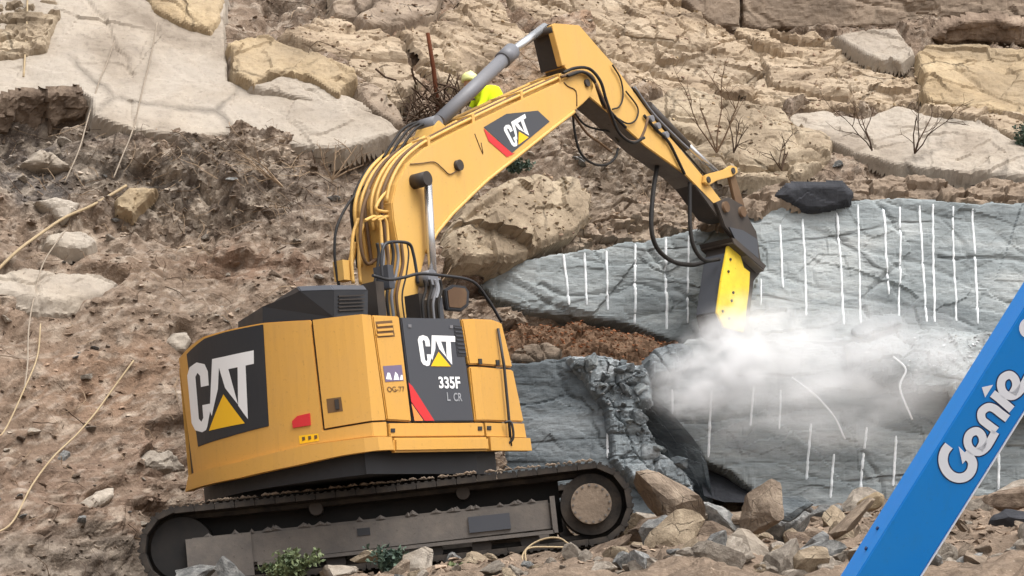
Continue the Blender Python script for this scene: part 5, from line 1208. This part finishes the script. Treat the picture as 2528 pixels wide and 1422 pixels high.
tag(tube('wire_loop', spline(lp + [at(1310, 1352, 22.9), at(1297, 1375, 22.8), at(1312, 1430, 22.7)], 5), .009, 'rope', None, 6), 'loop of pale wire lying in front of the sprocket', 'wire')

# ------------------------------------------------------------------ rusty post, tangle and the worker
pb = hill_point(1056, 300, .35); pt_ = at(1056, 82, pb[1])
tag(tube('iron_post', np.array([pb - [0, 0, .4], pb, (pb + pt_) / 2 + [.01, 0, 0], pt_]), [.032, .032, .03, .028], 'rust', None, 8), 'rusty iron post standing upright behind the boom', 'post')
tg = []
rr = np.random.default_rng(9)
for k in range(90):
    c = np.array(at(rr.normal(1065, 42), rr.normal(258, 26), pb[1] + rr.normal(0, .12))); d = rr.normal(size=3) * .13; tg.append(tube_data([c - d, c + rr.normal(size=3) * .03, c + d], rr.uniform(.004, .016), 4))
o = mesh('debris_tangle', *join_data(tg), 'twig_d'); tag(o, 'dark tangle of wire and sticks at the foot of the rusty post', kind='stuff'); o['category'] = 'debris'

wp = hill_at(1200, 262); WY = wp[1] - .55
def wpt(px, py, dy=0.0): return at(px, py, WY + dy)
wk = thing('person', wpt(1215, 330), 'crouching worker in a lime hi-vis jacket and pale helmet behind the arm', 'person')
def skin_body(name, J, E, R_, mat, parent, sub=2):
    me = bpy.data.meshes.new(name); me.from_pydata([tuple(j) for j in J], E, []); o = link(name, me, parent); me.materials.append(M[mat])
    md = o.modifiers.new('skin', 'SKIN'); md.use_smooth_shade = True
    for v, q in zip(me.skin_vertices[0].data, R_): v.radius = (q, q)
    me.skin_vertices[0].data[0].use_root = True
    o.modifiers.new('sub', 'SUBSURF').levels = sub; o.modifiers['sub'].render_levels = sub; return o
J = [wpt(1222,290), wpt(1216,262), wpt(1206,238), wpt(1192,222), wpt(1178,212), wpt(1168,206,-.03),
     wpt(1200,226,-.17), wpt(1190,258,-.22), wpt(1176,276,-.30), wpt(1168,280,-.33),
     wpt(1186,224,.17), wpt(1172,252,.2), wpt(1160,272,.1),
     wpt(1206,300,-.12), wpt(1184,318,-.3), wpt(1202,362,-.14), wpt(1184,368,-.24), wpt(1236,302,.12), wpt(1216,326,-.1), wpt(1236,366,.06), wpt(1218,372,-.05)]
E = [(0,1),(1,2),(2,3),(3,4),(4,5),(3,6),(6,7),(7,8),(8,9),(3,10),(10,11),(11,12),(0,13),(13,14),(14,15),(15,16),(0,17),(17,18),(18,19),(19,20)]
RR = [.14,.15,.16,.13,.06,.055,.075,.055,.045,.03,.075,.055,.04,.10,.075,.055,.05,.10,.075,.055,.05]
skin_body('body', J, E, RR, 'hivis', wk)
jt = [wpt(1224,292), wpt(1216,262), wpt(1206,240), wpt(1193,223)]
V, F = tube_data(spline(jt, 4), .0, 16); 
P_ = spline(jt, 4); V, F = tube_data(P_, np.interp(np.linspace(0, 1, len(P_)), [0, .35, .75, 1], [.19, .20, .205, .12]), 16)
mesh('jacket', V, F, 'hivis', wk, True)
V, F = rock_shape(5, 3, 0); hc_ = wpt(1160, 203, -.03); V = np.array(V)
mesh('head', V * np.array([.085, .10, .115]) + hc_, F, 'skin', wk, True)
hv = V.copy(); hv = hv[:, [0, 1, 2]] * np.array([.12, .145, .125]) + hc_ + np.array([.0, 0, .035]); hv[:, 2] = np.maximum(hv[:, 2], hc_[2] + .005)
mesh('helmet', hv, F, 'hivis_pale', wk, True)
V, F = tube_data([wpt(1182,316,-.28), wpt(1194,345,-.2), wpt(1202,364,-.14)], [.085, .07, .065], 12); mesh('trouser_leg', V, F, 'trousers', wk, True)
V, F = tube_data([wpt(1216,326,-.1), wpt(1226,345,-.02), wpt(1236,366,.06)], [.085, .07, .065], 12); mesh('trouser_leg', V, F, 'trousers', wk, True)
V, F = tube_data([wpt(1222,290), wpt(1206,302,-.12), wpt(1183,316,-.28)], [.16, .115, .09], 12); mesh('trouser_leg', V, F, 'trousers', wk, True)

# ------------------------------------------------------------------ bare shrubs and weeds
def shrub(base, hgt, seed, label, lean=(0, 0), spread=.5, stems=4, mat='twig_d'):
    rr = np.random.default_rng(seed); t = thing('bare_shrub', base, label, 'shrub')
    def grow(p, d, L, rad, depth, out):
        pts = [p]; n = 4
        for k in range(n):
            d = nrm(d + rr.normal(0, .16, 3) + np.array([0, 0, .03])); p = p + d * L / n; pts.append(p)
        out.append(tube_data(pts, np.linspace(rad, rad * .45, n + 1), 4, False))
        if depth:
            for q in range(int(rr.integers(2, 4))): grow(pts[int(rr.integers(1, n + 1))], nrm(d + rr.normal(0, spread, 3)), L * rr.uniform(.4, .65), rad * .55, depth - 1, out)
    for k in range(stems):
        out = []; d = nrm(np.array([lean[0] + rr.normal(0, spread), lean[1] - .15 + rr.normal(0, .2), 1.0])); grow(np.array(base, float), d, hgt * rr.uniform(.7, 1.0), .013, 2, out)
        mesh('stem', *join_data(out), mat, t)
shrub(hill_point(1755, 432, .35), 1.0, 1, 'bare twiggy shrub behind the tip of the stick', (-.25, 0), .45, 4, 'hose_brown')
shrub(hill_point(1800, 428, .3), .6, 2, 'small bare shrub right of the linkage', (.3, 0), .4, 3)
shrub(hill_point(2258, 425, .45), .75, 3, 'bare forked shrub in front of the pale slab at right', (.05, 0), .5, 4)
shrub(hill_point(2150, 428, .4), .65, 4, 'arching bare twigs left of the forked shrub', (-.7, 0), .4, 3)
shrub(hill_point(1930, 440, .3), .5, 6, 'bare twigs above the shade-coloured slab', (-.3, 0), .6, 4)
shrub(hill_point(700, 470, .1), .6, 7, 'pale dead twigs below the big pale slab', (-.9, 0), .5, 4, 'twig')
shrub(hill_point(820, 440, .1), .6, 8, 'grey dead twigs on the slope left of the boom', (.6, 0), .6, 4, 'twig')
def weed(px, py, Y, w, h, n, seed, label, mat='leaf', cat='weed'):
    rr = np.random.default_rng(seed); b = at(px, py, Y); t = thing('weed', b, label, cat); sV = []; lV = []; lF = []
    for k in range(n):
        a = rr.uniform(0, 6.28); tip = b + np.array([math.cos(a) * w * rr.random(), math.sin(a) * w * .6 * rr.random(), h * rr.uniform(.35, 1)]); mid = (b + tip) / 2 + np.array([0, 0, h * .12]) + rr.normal(0, .02, 3)
        P = spline([b + rr.normal(0, .03, 3) * [1, 1, 0], mid, tip], 4); sV.append(tube_data(P, .004, 3, False))
        for q in P[2:]:
            for _ in range(3):
                d = nrm(rr.normal(size=3) + [0, -.2, .4]); s_ = nrm(np.cross(d, rr.normal(size=3))); L = rr.uniform(.03, .075); i = len(lV)
                lV += [q, q + d * L * .5 + s_ * L * .28, q + d * L, q + d * L * .5 - s_ * L * .28 + np.cross(d, s_) * .006]; lF += [(i, i + 1, i + 2), (i, i + 2, i + 3)]
    mesh('stem', *join_data(sV), mat, t); mesh('foliage', lV, lF, mat, t)
WD = [(735,1425,23.0,.26,.26,34,'low green weed in front of the track frame'),(955,1425,22.9,.20,.30,30,'green weed between the buff stone and the pale block'),(690,1432,22.9,.2,.16,20,'small dark weed left of the low green one'),
      (1560,1425,23.2,.28,.20,34,'green weeds under the tilted slab stone'),(1660,1400,23.5,.22,.18,24,'grey-green weed at the foot of the buff rock lump'),(1530,1400,23.1,.12,.16,16,'small weed left of the buff rock lump'),(1130,1432,22.9,.25,.12,20,'sparse weed at the bottom below the track')]
for k, q in enumerate(WD): weed(*q[:6], 40 + k, q[6], 'leaf' if k % 2 == 0 else 'leaf_d')
bp = hill_point(2535, 420, .5); weed(2535, 425, bp[1], .22, .75, 60, 60, 'dark green bush at the right edge of the upper slope', 'leaf_d', 'bush')
bp = hill_point(1265, 420, .5); weed(1268, 425, bp[1], .3, .18, 40, 61, 'patch of dark green weeds just below the boom', 'leaf_d')

# ------------------------------------------------------------------ the blue lift boom
E0, E1 = at(2117, 1418, 15.0), at(2503, 800, 14.5); BA = nrm(E1 - E0); n0 = -E0 - (-E0 @ BA) * BA; n0 = nrm(n0); w0 = np.cross(BA, n0)
if w0[0] < 0: w0 = -w0
ph = math.radians(19); N1 = math.cos(ph) * n0 + math.sin(ph) * w0; W1 = math.cos(ph) * w0 - math.sin(ph) * n0
BL = thing('lift_boom', E0 - BA * 2.4, 'bright blue telescopic lift boom slanting up the right foreground', 'lift boom')
WB, DB = .352, .27
bm_ = mesh('boom_section', *prism_data([E0 - BA * 2.6, E0 - BA * 2.6 + W1 * WB, E0 - BA * 2.6 + W1 * WB - N1 * DB, E0 - BA * 2.6 - N1 * DB], [E0 + BA * 4, E0 + BA * 4 + W1 * WB, E0 + BA * 4 + W1 * WB - N1 * DB, E0 + BA * 4 - N1 * DB]), 'blue', BL)
bevelled(bm_, .008, 3)
mesh('edge_strip', *box_data(E0 - BA * 2.6 + W1 * (WB + .002) + N1 * -.014, BA * 6.6, W1 * .008, N1 * .02), 'pale_blue', bm_)
def bpt(x, y, out=.003): return on_plane(x, y, E0 + N1 * out, N1)
zz = lambda p: (2280 + p[0] * .2391, 880 + p[1] * .2391)
def stroke(name, path, wid, mat, out):
    pp = spline([(p[0], p[1], 0) for p in path], 8)[:, :2]; V = []; F = []; n = len(pp)
    for k in range(n):
        t = pp[min(k + 1, n - 1)] - pp[max(k - 1, 0)]; t = t / np.linalg.norm(t); nn = np.array([-t[1], t[0]]) * wid / 2
        V += [bpt(*zz(pp[k] + nn), out), bpt(*zz(pp[k] - nn), out)]
        if k: F.append((2 * k - 2, 2 * k - 1, 2 * k + 1, 2 * k))
    return mesh(name, V, F, mat, bm_)
LET = [('letter_g', [(262,920),(222,975),(203,1040),(207,1110),(238,1180),(295,1235),(368,1256),(440,1238),(490,1185),(507,1115),(490,1060),(445,1020),(420,1000)], 96),
       ('letter_e', [(575,965),(612,890),(600,812),(545,770),(475,805),(455,885),(492,962),(572,985),(645,940),(700,855),(742,778)], 84),
       ('letter_n', [(752,768),(660,700),(605,650),(600,575),(660,525),(725,535),(800,592),(868,642)], 84),
       ('letter_i', [(712,382),(780,434),(912,548)], 84),
       ('letter_e', [(918,388),(955,312),(944,234),(888,190),(818,226),(800,306),(836,384),(916,408),(988,362),(1043,278),(1085,200)], 84)]
for nm, pth, wd in LET:
    stroke('letter_outline', pth, wd + 26, 'navy', .002); stroke(nm, pth, wd, 'pale_blue', .005)
mesh('letter_accent', [bpt(*zz(p), .005) for p in ((602,318),(718,292),(636,424))], [(0, 1, 2)], 'pale_blue', bm_)
mesh('letter_spur', [bpt(*zz(p), .0055) for p in ((362,928),(470,1035),(402,1110))], [(0, 1, 2)], 'pale_blue', bm_)
mesh('decal', [bpt(2540 + 24 * math.cos(a), 810 + 26 * math.sin(a), .004) for a in np.linspace(0, 2 * math.pi, 20)[:-1]], [tuple(range(19))], 'pale_blue', bm_)
for p in ((2168,1305),(2140,1355)):
    c_ = on_plane(p[0], p[1], E0, -W1); cyl('rivet', c_, c_ - W1 * .012, .012, 'navy', bm_, 10)

# ------------------------------------------------------------------ dust thrown up by the breaker
def dust_mat(name, dens, seed):
    m = bpy.data.materials.new(name); m.use_nodes = True; t = m.node_tree; t.nodes.clear(); n = t.nodes.new
    out = n('ShaderNodeOutputMaterial'); v = n('ShaderNodeVolumePrincipled'); t.links.new(v.outputs[0], out.inputs['Volume'])
    v.inputs['Color'].default_value = (.985, .988, .995, 1); v.inputs['Anisotropy'].default_value = 0.0
    tc = n('ShaderNodeTexCoord'); le = n('ShaderNodeVectorMath'); le.operation = 'LENGTH'; t.links.new(tc.outputs['Object'], le.inputs[0])
    fo = n('ShaderNodeMapRange'); fo.interpolation_type = 'SMOOTHSTEP'; fo.inputs[1].default_value = 1.0; fo.inputs[2].default_value = 0.25; fo.inputs[3].default_value = 0; fo.inputs[4].default_value = 1
    t.links.new(le.outputs['Value'], fo.inputs[0])
    mp = n('ShaderNodeMapping'); mp.inputs['Location'].default_value = (seed * 3.1, seed * 1.7, 0); t.links.new(tc.outputs['Object'], mp.inputs[0])
    no = n('ShaderNodeTexNoise'); no.inputs['Scale'].default_value = 2.6; no.inputs['Detail'].default_value = 6; no.inputs['Distortion'].default_value = 0.6; t.links.new(mp.outputs[0], no.inputs['Vector'])
    nr = n('ShaderNodeMapRange'); nr.inputs[1].default_value = .42; nr.inputs[2].default_value = .66; t.links.new(no.outputs[0], nr.inputs[0])
    mu = n('ShaderNodeMath'); mu.operation = 'MULTIPLY'; t.links.new(fo.outputs[0], mu.inputs[0]); t.links.new(nr.outputs[0], mu.inputs[1])
    m2 = n('ShaderNodeMath'); m2.operation = 'MULTIPLY'; m2.inputs[1].default_value = dens; t.links.new(mu.outputs[0], m2.inputs[0]); t.links.new(m2.outputs[0], v.inputs['Density'])
    return m
DC = thing('dust_cloud', at(1900, 1000, 30.6), 'white dust cloud billowing round the breaker tip', 'dust', kind='stuff')
bm = bmesh.new(); bmesh.ops.create_icosphere(bm, subdivisions=3, radius=1.0); SPH = bmesh.new(); 
for i, (px, py, Y, rx, ry, rz, dn) in enumerate([(1800,885,30.6,.80,.5,.72,8.0),(1735,945,30.5,.95,.45,.65,5.0),(1850,810,30.8,.8,.45,.6,3.0),(1700,985,30.5,.5,.4,.40,4.0),(1930,850,30.8,1.1,.55,.75,3.6),(2080,890,30.7,1.9,.6,1.2,2.9),(1960,990,30.45,2.1,.5,.95,2.4),(2250,900,30.6,1.7,.5,.95,1.6)]):
    me = bpy.data.meshes.new('dust_puff'); bm.to_mesh(me); me.materials.append(dust_mat('dust', dn, i + 1)); o = link('dust_puff', me, DC); o['kind'] = 'stuff'
    o.location = Vector(at(px, py, Y)); o.scale = (rx, ry, rz)
bm.free(); SPH.free()
